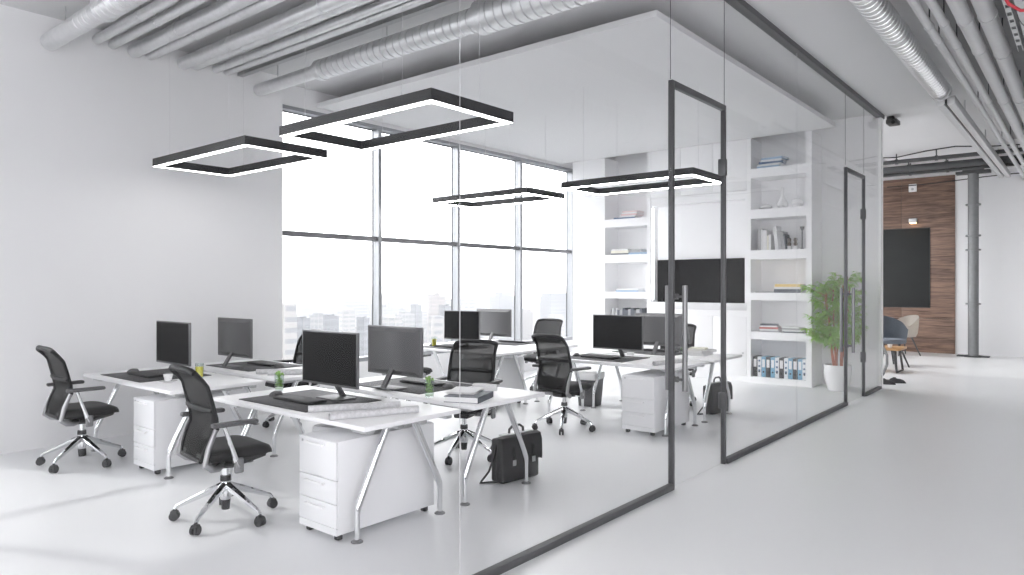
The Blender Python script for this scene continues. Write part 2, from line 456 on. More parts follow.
def make_pedestal():
    p = empty('drawer_pedestal', cat='drawer unit', group='white drawer pedestals')
    W, D, H0, H1 = .395, .845, .042, .628
    MB().b2(-W/2, W/2, -D/2+.018, D/2, H0, H1, .004).build('body', 'cab', p)
    f = MB().b2(-W/2, W/2, -D/2+.002, -D/2+.018, H0, .085)
    f.build('plinth', 'cab', p)
    zs = [(.089, .233), (.238, .382), (.387, .626)]
    for a, b in zs:
        dr = MB().b2(-W/2+.002, W/2-.002, -D/2, -D/2+.018, a, b, .002).build('drawer', 'cab', p)
        h = MB().b2(-.105, .085, -D/2-.030, -D/2-.018, b-.038, b-.022, .003)
        for x in (-.093, .073): h.b2(x-.008, x+.008, -D/2-.020, -D/2, b-.036, b-.024)
        h.build('handle', 'white', dr)
    MB().tube([(-W/2+.04, -D/2-.003, .598), (-W/2+.04, -D/2+.004, .598)], .009, 14).build('lock', 'alu', p)
    for sx in (1, -1):
        for sy in (1, -1):
            MB().b2(sx*.15-.022, sx*.15+.022, sy*.37-.02, sy*.37+.02, .0, .043, .008).build('caster', 'dark', p)
    return p
ped = Kind(make_pedestal())
ped.put((-3.825, 3.11, 0), 0, 'white three-drawer pedestal under the front desk with rolled drawings, nearest the glass')
ped.put((-6.30, 3.09, 0), 0, 'white three-drawer pedestal under the coffee cup desk, behind the nearest chair')
ped.put((-6.22, 7.15, 0), 0, 'white drawer pedestal under the far window desk, seen through a mesh chair back')
ped.put((-3.785, 7.15, 0), 0, 'white three-drawer pedestal behind the pull handles of the first glass door')

# ------------------------------------------------------------------ office chairs
def make_chair():
    c = empty('office_chair', cat='chair', group='black mesh swivel chairs')
    # five-star base
    MB().lathe([(0, .135), (.034, .135), (.040, .16), (.040, .215), (.032, .25), (0, .25)], seg=20).build('hub', 'chrome', c)
    for k in range(5):
        a = math.radians(18+72*k); u = Vector((math.cos(a), math.sin(a), 0))
        arm = MB().tube([u*.02+Vector((0, 0, .225)), u*.12+Vector((0, 0, .185)), u*.315+Vector((0, 0, .098)), u*.332+Vector((0, 0, .075))], [.030, .024, .014, .012], 10).build('base_arm', 'chrome', c)
        w = Vector((-u.y, u.x, 0)); ctr = u*.335+Vector((0, 0, .031))
        cs = MB()
        for s in (1, -1): cs.tube([ctr+w*s*.006, ctr+w*s*.024], .031, 16)
        cs.tube([ctr+Vector((0, 0, .01)), u*.335+Vector((0, 0, .075))], .011, 10)
        cs.box(ctr+Vector((0, 0, .022)), (.05, .046, .03), .01, (0, 0, a))
        cs.build('caster', 'dark', c)
    MB().rod((0, 0, .065), (0, 0, .13), .026, 16, .032).build('column_boot', 'dark', c)
    col = MB().rod((0, 0, .24), (0, 0, .37), .022, 16).build('gas_lift', 'chrome', c)
    MB().rod((0, 0, .262), (0, 0, .298), .036, 18, .034).build('collar', 'dark', col)
    # mechanism
    mc = MB()
    mc.box((0, -.02, .395), (.15, .20, .055), .015)
    for s in (1, -1):
        mc.tube([(s*.07, -.08, .385), (s*.17, -.02, .40), (s*.20, .19, .452)], .018, 8)
        mc.tube([(s*.06, .02, .40), (s*.19, .20, .452)], .014, 8)
    mc.build('mechanism', 'dark', c)
    # seat
    pts = rrect(.50, .49, .11, 6)
    s = MB(); rows = []
    for z, k, dy in ((.445, .90, 0), (.452, .97, 0), (.475, 1.0, 0), (.500, .985, 0), (.518, .93, 0), (.526, .75, 0), (.527, .4, 0)):
        row = []
        for x, y in pts:
            yy = y*k+.015
            dz = -.028*max(0, (yy-.10)/.16)**2 if z > .46 else (.012*max(0, (yy-.1)/.16) if z < .46 else 0)
            row.append((x*k, yy, z+dz))
        rows.append(row+[row[0]])
    s.grid(rows)
    bmesh.ops.remove_doubles(s.bm, verts=s.bm.verts, dist=1e-5)
    be = [e for e in s.bm.edges if e.is_boundary]
    bmesh.ops.holes_fill(s.bm, edges=be, sides=0)
    s.build('seat', 'blackfab', c, 60)
    # back: profile in y,z from the lower edge up over the lumbar kink to the top
    prof = [(-.235, .455, .40), (-.262, .50, .42), (-.245, .58, .445), (-.222, .66, .46), (-.228, .72, .465), (-.262, .84, .462), (-.308, .96, .452), (-.352, 1.045, .440), (-.378, 1.085, .425)]
    prof = [(-.228, .460, .35), (-.213, .525, .395), (-.182, .60, .435), (-.148, .668, .455), (-.153, .735, .46), (-.178, .84, .458), (-.206, .945, .45), (-.238, 1.01, .445), (-.283, 1.058, .43)]
    def bk(i, t):          # point across the width, slightly hollow, with rounded upper corners
        y, z, w = prof[i]
        return Vector((t*w/2, y-.026*(1-t*t)*min(1, (i+1)/4), z-(.022*abs(t)**5 if i > 6 else 0)))
    n = len(prof)
    MB().grid([[bk(i, t/5.-1) for t in range(0, 11)] for i in range(n)]).build('back_mesh', 'mesh', c, 180)
    fr = MB()
    for sd in (1, -1):
        fr.tube([bk(i, sd) for i in range(n)], [.013, .015, .017, .018, .016, .015, .014, .015, .02], 10)
    fr.tube([bk(n-1, t/5.-1) for t in range(0, 11)], .021, 10)
    fr.tube([bk(0, t/5.-1) for t in range(0, 11)], .016, 10)
    fr.build('back_frame', 'black', c)
    # lower back shell and lumbar strap
    MB().grid([[bk(i, t/5.-1)+Vector((0, .004, 0)) for t in range(1, 10)] for i in range(0, 3)], .004).build('back_shell', 'mesh_lite', c, 180)
    MB().tube([(bk(4, t/5.-1)+bk(5, t/5.-1))/2+Vector((0, -.010, 0)) for t in range(0, 11)], .013, 8, flat=1.4).build('lumbar_bar', 'black', c)
    # aluminium uprights from the mechanism to the kink of the back, and the arms
    for sd in (1, -1):
        MB().tube([(sd*.08, -.05, .395), (sd*.19, -.12, .40), (sd*.235, -.180, .412), (sd*.240, -.228, .445), (sd*.238, -.202, .55), (sd*.235, -.154, .665)], [.018, .02, .02, .018, .017, .013], 10, flat=1.2).build('back_upright', 'upright', c)
        ar = MB().tube([(sd*.13, -.01, .40), (sd*.255, -.02, .40), (sd*.285, -.03, .42), (sd*.285, -.075, .55), (sd*.285, -.12, .685)], [.014, .016, .019, .016, .014], 10).build('arm_post', 'chrome', c)
        MB().box((sd*.285, -.025, .42), (.032, .062, .10), .012).build('arm_bracket', 'handle', ar)
        MB().box((sd*.285, -.05, .700), (.062, .30, .030), .013, seg=3).build('arm_pad', 'armpad', ar)
    return c
chair = Kind(make_chair())
chair.put((-4.615, 2.50, 0), math.radians(-7), 'black mesh swivel chair in the foreground, nearest, standing in a sunlit patch')
chair.put((-7.05, 2.45, 0), math.radians(-3), 'black mesh swivel chair leftmost, standing before the white wall')
chair.put((-4.56, 4.83, 0), PI+math.radians(19), 'black mesh swivel chair tucked behind the desk with the book and green drink')
chair.put((-4.57, 6.47, 0), math.radians(-6), 'black mesh swivel chair beside the grey waste bin, facing the shelves')
chair.put((-7.19, 4.72, 0), PI+math.radians(-4), 'black mesh swivel chair mostly hidden behind the front desk screen, by the window edge')
chair.put((-6.68, 8.85, 0), PI+math.radians(10), 'far black mesh swivel chair in front of the last window, its back to the shelves')
chair.put((-6.98, 6.33, 0), math.radians(5), 'black swivel chair at the window desk, seat just showing behind a monitor')
chair.put((-4.44, 8.85, 0), PI+math.radians(5), 'black swivel chair behind the door pull handles, facing away from the television')

# ------------------------------------------------------------------ desk equipment
def make_monitor(shell):
    m = empty('computer_monitor', cat='monitor', group='computer monitors')
    W, z0, z1 = .675, .105, .512
    MB().box((0, -.055, (z0+z1)/2), (W, .022, z1-z0), .004).build('bezel', 'bezel', m)
    MB().box((0, -.0655, (z0+z1)/2+.003), (W-.024, .003, z1-z0-.03), 0).build('screen', 'screen', m)
    b = MB(); 
    w2, h2 = W-.03, z1-z0-.03; zc = (z0+z1)/2
    lo = [(-w2/2, zc-h2/2), (w2/2, zc-h2/2), (w2/2, zc+h2/2), (-w2/2, zc+h2/2)]
    hi = [(x*.86, zc+(z-zc)*.86) for x, z in lo]
    A = [b.bm.verts.new((x, -.044, z)) for x, z in lo]; B = [b.bm.verts.new((x, -.018, z)) for x, z in hi]
    b.bm.faces.new(A); b.bm.faces.new(B)
    for i in range(4): b.bm.faces.new((A[i], A[(i+1) % 4], B[(i+1) % 4], B[i]))
    b.build('back_shell', shell, m)
    MB().box((0, .018, .088), (.055, .020, .20), .004, (math.radians(33), 0, 0)).build('neck', 'monback', m)
    MB().box((0, .0, .006), (.27, .17, .012), .004).build('base_plate', 'monback', m)
    return m
mon = Kind(make_monitor('monback'))
mon.put((-4.41, 3.265, DZ+.006), 0, 'monitor on the front desk, nearest black screen turned to the camera')
mon.put((-4.50, 3.87, DZ+.008), PI, 'nearest monitor seen from behind, dark grey shell')
mon.put((-6.80, 3.21, DZ+.002), 0, 'black screen monitor before the white wall on the coffee cup desk')
mon.put((-7.02, 3.85, DZ+.002), PI, 'monitor seen from behind against the plain white wall')
mon.put((-6.76, 7.17, DZ+.002), 0, 'small far black screen in front of the windows')
o = mon.put((-6.90, 7.90, DZ+.002), PI, 'far monitor with a pale grey back in front of the windows')
mon.put((-4.31, 7.24, DZ+.002), 0, 'black screen monitor on the desk behind the first glass door')
mon.put((-4.20, 7.93, DZ+.002), PI, 'monitor seen from behind, partly covered by the glass door frame')

matk = Kind(tag(MB().box((0, 0, .003), (.86, .66, .006), .002).build('desk_mat', 'mat'), cat='desk mat', group='charcoal desk mats'))
def make_keyboard():
    k = empty('computer_keyboard', cat='keyboard', group='black keyboards')
    MB().box((0, 0, .009), (.46, .155, .014), .004, (math.radians(2), 0, 0)).build('body', 'black', k)
    ky = MB()
    for r in range(5):
        for q in range(17):
            ky.box((-.212+.0265*q, -.056+.0275*r, .018+.0009*r), (.021, .021, .006), 0)
    ky.build('keys', 'dark', k)
    return k
kb = Kind(make_keyboard())
def make_mouse():
    m = empty('computer_mouse', cat='mouse', group='computer mice')
    s = MB(); s.sphere((0, 0, .0), (.034, .060, .038), 18)
    for v in s.bm.verts: v.co.z = max(0, v.co.z)
    s.build('shell', 'monback', m)
    MB().tube([(0, .028, .032), (0, .046, .024)], .004, 8).build('scroll_wheel', 'black', m)
    return m
ms = Kind(make_mouse())
sets = [
    (CL['front'], 0, 'front desk with the rolled drawings', -.21, 0),
    ((CL['front'][0], CL['front'][1]+DY), PI, 'desk with the book and the green drink', .21, 1),
    (CL['wall'], 0, 'coffee cup desk beside the white wall', -.22, 2),
    ((CL['wall'][0], CL['wall'][1]+DY), PI, 'desk behind the coffee cup desk', .22, 3),
    (CL['window'], 0, 'window desk with the yellow juice', -.2, 4),
    ((CL['window'][0], CL['window'][1]+DY), PI, 'farthest window desk', .1, 5),
    (CL['door'], 0, 'desk behind the first glass door', -.2, 6),
    ((CL['door'][0], CL['door'][1]+DY), PI, 'desk nearest the television', .1, 7)]
def W(base, rz, lx, ly, z=0.):
    c, s = math.cos(rz), math.sin(rz)
    return (base[0]+c*lx-s*ly, base[1]+s*lx+c*ly, DZ+z)
for base, rz, where, mx, i in sets:
    matk.put(W(base, rz, mx, -.03), rz, 'charcoal desk mat on the '+where)
    kx, ky_ = mx-.02, -.09
    if i % 2: kx = mx-.06
    kb.put(W(base, rz, kx+.02, ky_-.03, .006), rz, 'black keyboard on the '+where)
    sx = -.36 if i % 2 == 0 else -.36
    ms.put(W(base, rz, mx+sx+(.0 if i % 2 == 0 else 0), ky_+.0, .006), rz, 'dark computer mouse on the '+where)

def make_roll(name, L, r, m):
    t = empty(name, cat='paper roll')
    n = 40; b = MB()
    rows = []
    for y in (-L/2, -L/4, 0, L/4, L/2):
        rows.append([(math.cos(a)*(r*(1-.10*a/(4*PI))), y, r+math.sin(a)*(r*(1-.10*a/(4*PI)))) for a in [4*PI*k/n-PI/2 for k in range(n+1)]])
    b.grid(rows)
    b.build('sheet', m, t, 60)
    return t
roll = Kind(make_roll('paper_roll', .62, .026, 'paper'))
def putroll(a, b, label, sc=.92):
    a = Vector(a)*.977; b = Vector(b)*.977; d = b-a
    o = roll.put(((a.x+b.x)/2, (a.y+b.y)/2, DZ), math.atan2(d.y, d.x)-PI/2, label, (sc, d.length/.62, sc))
    o['group'] = 'rolled drawings on the desks'
putroll((-4.19, 2.87), (-3.84, 3.40), 'upper of two rolled drawings on the front desk, touching the desk mat')
putroll((-3.83, 2.785), (-3.61, 3.36), 'lower of two rolled drawings on the front desk, nearest the desk end')
putroll((-6.42, 3.80), (-6.02, 4.16), 'rolled drawing on the desk behind the coffee cup desk, left one')
putroll((-6.22, 3.80), (-5.88, 4.34), 'rolled drawing on the desk behind the coffee cup desk, right one by its edge')
putroll((-3.72, 6.97), (-3.60, 7.45), 'rolled drawing on the desk seen behind the door frame post')

def make_tumbler(name, drink):
    t = empty(name, cat='drink')
    MB().lathe([(0, 0), (.033, 0), (.039, .135), (.037, .135), (.031, .008), (0, .008)], seg=24).build('tumbler', 'tumbler', t)
    MB().lathe([(0, .009), (.0305, .009), (.0352, .105), (0, .105)], seg=24).build('drink', drink, t)
    return t
jz = Kind(make_tumbler('juice_glass', 'juice'))
jz.put((-6.42, 3.22, DZ), 0, 'glass of yellow juice on the coffee cup desk'); jz.p['group'] = 'glasses of yellow juice'
jz.put((-7.20, 7.01, DZ), 0, 'tiny far glass of yellow juice on the window desk')
def make_mint():
    t = empty('mint_drink', cat='drink')
    MB().lathe([(0, 0), (.033, 0), (.039, .135), (.037, .135), (.031, .012), (0, .012)], seg=24).build('tumbler', 'tumbler', t)
    MB().lathe([(0, .013), (.0300, .013), (.0312, .026), (0, .026)], seg=24).build('drink', 'mintdrink', t)
    g = MB(); r = random.Random(3)
    for k in range(58):
        a = r.uniform(0, 2*PI); z = r.uniform(.035, .158); rr = r.uniform(0, .026 if z < .13 else .032)
        g.sphere((rr*math.cos(a), rr*math.sin(a), z), (.015, .009, .002), 6, (r.uniform(-1, 1), r.uniform(-1, 1), r.uniform(0, 6)))
    g.build('mint_leaves', 'mint', t)
    t['group'] = 'green mint drinks'
    return t
mt = Kind(make_mint())
mt.put((-3.945, 3.79, DZ), 0, 'green mint drink in a glass beside the nearest monitor back')
mt.put((-5.13, 3.24, DZ), 0, 'green mint drink at the left end of the front desk, behind the mouse')
mt.put((-4.0, 8.26, DZ), 0, 'far green mint drink seen between the door pull handles')

cp = empty('coffee_cup', (-6.35, 2.90, DZ), label='small white coffee cup on a saucer, on the desk near the white wall', cat='cup')
MB().lathe([(0, .012), (.022, .012), (.030, .022), (.041, .07), (.038, .07), (.027, .024), (0, .018)], seg=28).build('cup_bowl', 'ceramic', cp)
MB().tube([(.038, 0, .06), (.058, 0, .058), (.062, 0, .042), (.050, 0, .028), (.033, 0, .03)], .005, 8).build('cup_ear', 'ceramic', cp)
MB().lathe([(0, .002), (.035, .0), (.072, .010), (.075, .014), (.04, .008), (0, .010)], seg=32).build('saucer', 'ceramic', cp)

# book, papers and paper strip on the desk
def make_book(name, w, d, h, cover, pages='paperwhite', cat='book'):
    b = empty(name, cat=cat)
    c = MB().b2(-w/2, w/2, -d/2, d/2, 0, .004).b2(-w/2, w/2, -d/2, d/2, h-.004, h).b2(-w/2, w/2, -d/2, -d/2+.004, .004, h-.004)
    c.build('cover', cover, b)
    MB().b2(-w/2+.004, w/2-.004, -d/2+.004, d/2-.006, .004, h-.004).build('pages', pages, b)
    return b
bk = make_book('thick_book', .34, .27, .045, 'b_dark'); bk.location = (-3.63, 3.90, DZ); bk.rotation_euler = (0, 0, math.radians(112))
tag(bk, 'thick dark-covered book on the desk end above the briefcase')
pp = MB()
for k in range(5): pp.box((0, 0, .002+.003*k), (.30, .22, .0025), 0, (0, 0, .12*math.sin(k*2.1)))
o = pp.build('paper_stack', 'paperwhite'); o.location = (-3.72, 3.96, DZ+.045); o.rotation_euler = (0, 0, math.radians(115))
tag(o, 'loose white papers lying on the thick dark book', 'papers')
bx = make_book('white_box', .20, .09, .05, 'b_white', 'b_grey', 'box'); bx.location = (-3.86, 4.34, DZ); bx.rotation_euler = (0, 0, math.radians(35))
tag(bx, 'small white box with a dark edge beside the papers on the desk')
pens = MB().rod((-.07, 0, .006), (.07, .01, .006), .005, 8).build('pen', 'dark'); pens.location = (-3.81, 4.37, DZ+.05); tag(pens, 'dark pen on the small white box', 'pen')
for k, (dx, dy, rz, w, d, h, m_, lab) in enumerate([
        (0, 0, .1, .34, .24, .035, 'b_white', 'lowest white book of the pile on the desk nearest the television'),
        (.01, 0, -.1, .36, .26, .03, 'b_white', 'middle white book of the pile on the desk nearest the television'),
        (-.02, .01, .25, .26, .2, .02, 'b_cream', 'top thin book of the pile on the desk nearest the television')]):
    b = make_book('stacked_book', w, d, h, m_); b.location = (-3.78+dx, 8.25+dy, DZ+[0, .035, .065][k]); b.rotation_euler = (0, 0, rz+PI/2)
    tag(b, lab, group='pile of books on the desk nearest the television')
bxx = MB().box((0, 0, .02), (.09, .03, .04), .004).build('card_holder', 'b_white'); bxx.location = (-4.40, 7.64, DZ)
tag(bxx, 'small white card holder below the dark monitor back', 'card holder')

# ------------------------------------------------------------------ waste bins
def make_bin():
    b = empty('waste_bin', cat='bin', group='grey waste bins')
    s = MB()
    rows = []
    for w, z in ((.24, 0), (.30, .42), (.285, .42), (.23, .012)):
        p = rrect(w, w, .03, 4); p.append(p[0]); rows.append([(x, y, z) for x, y in p])
    s.grid(rows); bmesh.ops.remove_doubles(s.bm, verts=s.bm.verts, dist=1e-5)
    bmesh.ops.holes_fill(s.bm, edges=[e for e in s.bm.edges if e.is_boundary], sides=0)
    s.build('body', 'bin', b)
    l = MB(); rows = []
    for w, z in ((.297, .355), (.312, .36), (.318, .43), (.30, .445), (.27, .43), (.25, .34)):
        p = rrect(w, w, .035, 5); p.append(p[0]); rows.append([(x, y, z+.004*math.sin(9*x+7*y)) for x, y in p])
    l.grid(rows); bmesh.ops.remove_doubles(l.bm, verts=l.bm.verts, dist=1e-5)
    l.build('liner', 'bag', b)
    return b
bn = Kind(make_bin())
bn.put((-5.215, 7.98, 0), math.radians(8), 'dark grey waste bin with white liner beside the swivel chair near the glass door')
bn.put((-4.88, 3.64, 0), math.radians(8), 'dark grey waste bin with white liner under the front desk, behind the drawer pedestal')

# ------------------------------------------------------------------ briefcases
def make_case():
    b = empty('briefcase', cat='briefcase', group='black leather briefcases')   # long side on y, flap side +x
    MB().box((-.045, 0, .175), (.07, .38, .34), .02, seg=3).build('rear_pocket', 'leather', b)
    MB().box((.02, 0, .18), (.08, .39, .35), .022, seg=3).build('body', 'leather', b)
    f = MB(); rows = []
    for x, z, w in ((-.03, .358, .395), (.02, .372, .405), (.06, .360, .408), (.076, .31, .41), (.080, .20, .408), (.079, .165, .405)):
        rows.append([(x, t/6.*w/2, z-.014*(abs(t)/6.)**6 if z < .25 else z) for t in range(-6, 7)])
    f.grid(rows, .006); f.build('flap', 'leather', b, 50)
    for y in (-.10, .10):
        s = MB().box((.086, y, .215), (.008, .028, .15), .003).build('strap', 'blackfab', b)
        MB().box((.092, y, .165), (.006, .034, .045), .003).build('buckle', 'alu', s)
    MB().tube([(.0, -.075, .365), (.0, -.07, .41), (.0, -.035, .435), (.0, .035, .435), (.0, .07, .41), (.0, .075, .365)], .010, 10).build('handle', 'leather', b)
    MB().box((0.0, 0, .374), (.05, .32, .012), .004).build('top_bar', 'alu', b)
    MB().tube([(-.01, -.19, .30), (-.015, -.215, .20), (-.03, -.25, .10), (-.06, -.295, .03), (-.08, -.29, .010), (-.05, -.22, .008), (-.02, -.17, .008)], .011, 8, flat=.5).build('shoulder_strap', 'leather', b)
    return b
bc = Kind(make_case())
bc.put((-3.69, 4.535, 0), math.radians(-8), 'black leather briefcase under the desk end with the book, nearest one', (1.08, 1.08, 1.03))
bc.put((-3.66, 8.52, 0), math.radians(-8), 'far black briefcase standing behind the first glass door post')

# ------------------------------------------------------------------ hanging light frames
def make_light():
    l = empty('pendant_light', cat='pendant light', group='rectangular hanging light frames')   # origin at frame centre, top edge z=0
    L, D, h, t = 1.77, .85, .078, .06
    f = MB()
    f.b2(-L/2, L/2, -D/2, -D/2+t, -h, 0).b2(-L/2, L/2, D/2-t, D/2, -h, 0)
    f.b2(-L/2, -L/2+t, -D/2+t, D/2-t, -h, 0).b2(L/2-t, L/2, -D/2+t, D/2-t, -h, 0)
    f.build('housing', 'frame_blk', l)
    g = MB(); e = .004
    g.b2(-L/2+e, L/2-e, -D/2+e, -D/2+t-e, -h-.004, -h).b2(-L/2+e, L/2-e, D/2-t+e, D/2-e, -h-.004, -h)
    g.b2(-L/2+e, -L/2+t-e, -D/2+t-e, D/2-t+e, -h-.004, -h).b2(L/2-t+e, L/2-e, -D/2+t-e, D/2-t+e, -h-.004, -h)
    g.build('diffuser', 'light', l)
    return l
def lightat(x, y, z, top, label, first=[]):
    if not first: first.append(make_light()); o = first[0]
    else: o = copy_tree(first[0])
    for k in kids(o):
        if k.name.startswith('hanging_wire'): bpy.data.objects.remove(k)
    o.location = (x, y, z); o['label'] = label
    if y > 6:                                              # rear pair made stronger to brighten the dim back of the office
        for k in kids(o):
            if k.name.startswith('diffuser'): k.data = k.data.copy(); k.data.materials[0] = M['light_boost']
    for sx in (1, -1):
        for sy in (1, -1):
            w = MB().rod((sx*.57, sy*.395, 0), (sx*.57, sy*.395, top-z), .0018, 6).rod((sx*.57, sy*.395, 0), (sx*.57, sy*.395, .025), .006, 8)
            w.build('hanging_wire', 'wire', o)
lightat(-6.53, 3.655, 2.90, CZ, 'black rectangular light frame hanging before the white wall, leftmost')
lightat(-4.23, 3.655, 2.90, CZ, 'black rectangular light frame hanging nearest, largest in view')
lightat(-6.62, 7.70, 2.90, 4.05, 'black rectangular light frame hanging before the windows, smallest in view')
lightat(-4.26, 7.64, 2.90, 4.05, 'black rectangular light frame hanging behind the first glass door')

# ------------------------------------------------------------------ shelf wall
def bookcase(name, x0, x1, xl, xr, label):
    """x0..x1 carcass, xl..xr opening"""
    b = empty(name, (0, 0, 0), label=label, cat='bookcase')
    top = 4.05
    c = MB().b2(x0, xl, YS, YB-.01, 0, top).b2(xr, x1, YS, YB-.01, 0, top).b2(xl, xr, YB-.05, YB-.01, 0, top).b2(xl, xr, YS, YB-.05, 0, .10)
    c.build('carcass', 'white', b)
    for z in (.845, 1.49, 2.19, 2.865, 3.54):
        th = .125 if z < 2 else .15
        MB().b2(xl, xr, YS+.002, YB-.05, z-th, z).build('shelf', 'white', b)
    return b
bookcase('bookcase', -4.455, -3.415, -4.385, -3.50, 'white built-in bookcase beside the plant, with coloured binders at the bottom')
bookcase('bookcase', -7.96, -6.24, -7.215, -6.315, 'white built-in bookcase beside the windows')
wnn = MB()
wnn.b2(-6.24, -6.226, YS+.01, YB-.01, 1.31, 3.06).b2(-4.49, -4.455, YS+.01, YB-.01, 1.31, 3.06)
wnn.b2(-6.226, -4.49, YS+.25, YB-.01, 1.31, 3.06).b2(-6.24, -4.455, YS+.015, YB-.01, 3.06, 3.195)
struct('wall_niche', wnn, 'white')
tag(MB().b2(-6.222, -6.205, YS+.05, YS+.065, 1.35, 3.02).build('led_strip', 'led'), 'slim lit strip along the niche side left of the television', 'light strip')
def upcab(x0, x1, label):
    c = empty('wall_cabinet', ((x0+x1)/2, YS, 3.2), label=label, cat='cabinet', group='upper cabinets above the television')
    w = x1-x0
    MB().b2(-w/2, w/2, .02, .5, 0, .85).build('body', 'white', c)
    MB().b2(-w/2+.003, w/2-.003, 0, .018, .003, .847, .002).build('cabinet_door', 'white', c)
upcab(-6.24, -5.65, 'white upper cabinet above the television, left of three')
upcab(-5.65, -5.045, 'white upper cabinet above the television, middle of three')
upcab(-5.045, -4.455, 'white upper cabinet above the television, next to the tall bookcase')
def lowcab(x0, x1, label):
    c = empty('base_cabinet', ((x0+x1)/2, YS, 0), label=label, cat='cabinet', group='lower cabinets below the television')
    w = x1-x0
    MB().b2(-w/2, w/2, .02, .5, 0, 1.19).build('body', 'white', c)
    d = MB().b2(-w/2+.004, w/2-.004, 0, .018, .10, 1.08, .002).build('cabinet_door', 'white', c)
    MB().rod((w/2-.06, 0, .48), (w/2-.06, -.02, .48), .014, 12).build('knob', 'alu', d)
    MB().b2(-w/2, w/2, 0.004, .02, 1.084, 1.19).build('top_band', 'white', c)
lowcab(-6.24, -5.65, 'white lower cabinet below the television, left of three')
lowcab(-5.65, -5.045, 'white lower cabinet below the television, middle of three')
lowcab(-5.045, -4.455, 'white lower cabinet below the television, next to the tall bookcase')
tag(MB().b2(-6.24, -4.455, YS-.01, YB-.02, 1.19, 1.31, .003).build('counter_slab', 'marble'), 'pale marble counter under the television', 'counter')
tv = empty('television', (-5.375, YS+.24, 1.69), label='large black television mounted in the white niche', cat='television')
MB().box((0, -.035, 0), (1.65, .04, .775), .006).build('tv_frame', 'black', tv)
MB().box((0, -.056, .004), (1.625, .003, .748), 0).build('tv_screen', 'screen', tv)
MB().box((0, -.008, 0), (.4, .016, .3), .003).build('wall_mount', 'dark', tv)

# things on the shelves
def flat(x, y, z, w, d, h, cover, label, rz=0., group=None):
    b = make_book('flat_book', w, d, h, cover); b.location = (x, y, z); b.rotation_euler = (0, 0, rz)
    tag(b, label, group=group)
g = 'striped books on the top shelf'
for k, (c, w, rz) in enumerate((('b_blue', .36, .05), ('b_white', .40, -.06), ('b_navy', .38, .1), ('b_white', .34, 0), ('b_blue', .36, -.08))):
    flat(-4.12+.02*k, 11.72, 3.54+.033*k, w, .26, .032, c, ['lowest blue', 'second, white', 'middle navy', 'fourth, white', 'topmost blue'][k]+' book of the stack on the top shelf of the tall bookcase', rz, g)
v = MB().lathe([(0, 0), (.05, 0), (.085, .05), (.082, .09), (.04, .17), (.022, .24), (.024, .36), (.02, .36), (.017, .24), (0, .15)], seg=28).build('bottle_vase', 'ceramic'); v.location = (-3.93, 11.76, 2.865)
tag(v, 'tall white bottle vase on the second shelf from the top', 'vase')
v = MB().lathe([(0, 0), (.05, 0), (.10, .03), (.10, .05), (.06, .075), (.03, .09), (.03, .10), (0, .10)], seg=28).build('lidded_dish', 'ceramic'); v.location = (-4.19, 11.72, 2.865)
tag(v, 'low white lidded dish left of the bottle vase', 'dish')
v = MB().lathe([(0, 0), (.06, 0), (.095, .06), (.085, .115), (.04, .145), (.012, .16), (.012, .19), (0, .19)], seg=28).build('round_pot', 'ceramic'); v.location = (-3.68, 11.72, 2.865)
tag(v, 'round white pot with a knob right of the bottle vase', 'pot')
x = -4.30
for k, (c, t, h, tilt) in enumerate((('b_grey', .075, .42, 0), ('b_white', .03, .42, 0), ('b_white', .085, .39, 0), ('b_cream', .03, .28, 0), ('b_white', .05, .30, .0), ('b_white', .07, .46, -.10), ('b_grey', .07, .36, -.12), ('b_grey', .06, .35, -.14), ('b_dark', .03, .30, -.16))):
    t *= .76; h *= .84
    b = make_book('upright_book', h, .24, t, c); b.rotation_euler = (0, -PI/2+tilt, 0)
    b.location = (x+t+.006+(0.045 if tilt else 0), 11.74, 2.191+h/2*math.cos(tilt)+t*abs(math.sin(tilt)))
    x += t+.004
    tag(b, ['first', 'second', 'third', 'fourth', 'fifth', 'tallest, leaning sixth', 'leaning seventh', 'leaning eighth', 'last, dark leaning'][k]+' upright book from the left on the middle shelf of the tall bookcase', group='upright books on the middle shelf')
def figurine(x, z, h, label):
    f = empty('figurine', (x, 11.68, z), label=label, cat='figurine', group='small figurines on the bookcase')
    MB().box((0, 0, .03), (.07, .06, .06), .006).build('pedestal', 'ceramic', f)
    MB().lathe([(0, .06), (.028, .06), (.034, .09), (.02, .12), (.032, .15), (.026, .18), (0, .19)], seg=14).build('figure', 'bronze', f)
figurine(-3.80, 2.19, .2, 'left small bronze figurine on a white foot beside the upright books')
figurine(-3.70, 2.19, .2, 'right small bronze figurine on a white foot, next to the candlestick')
cs = empty('candlestick', (-3.59, 11.66, 2.19), label='slim dark candlestick at the right end of the middle shelf', cat='candlestick')
MB().lathe([(0, 0), (.03, 0), (.03, .01), (.008, .02), (.008, .30), (0, .30)], seg=14).build('stem', 'dark', cs)
MB().lathe([(0, .30), (.012, .30), (.032, .34), (.032, .36), (0, .36)], seg=14).build('cup', 'dark', cs)
g = 'flat books on the shelf beside the television'
flat(-3.80, 11.72, 1.49, .42, .28, .06, 'b_dark', 'thick dark grey book at the bottom of the ochre-topped stack', 0, g)
flat(-3.80, 11.72, 1.55, .42, .27, .035, 'b_white', 'white book in the middle of the ochre-topped stack', 0, g)
flat(-3.80, 11.72, 1.585, .40, .27, .045, 'b_yellow', 'ochre yellow book on top of its stack', 0, g)
flat(-4.18, 11.72, 1.49, .30, .26, .02, 'b_grey', 'thin grey book lying left of the ochre-topped stack', .1, g)
flat(-3.545, 11.78, 1.49, .08, .30, .09, 'b_grey', 'grey book end right of the ochre-topped stack', 0, g)
g = 'magazines on the second lowest shelf'
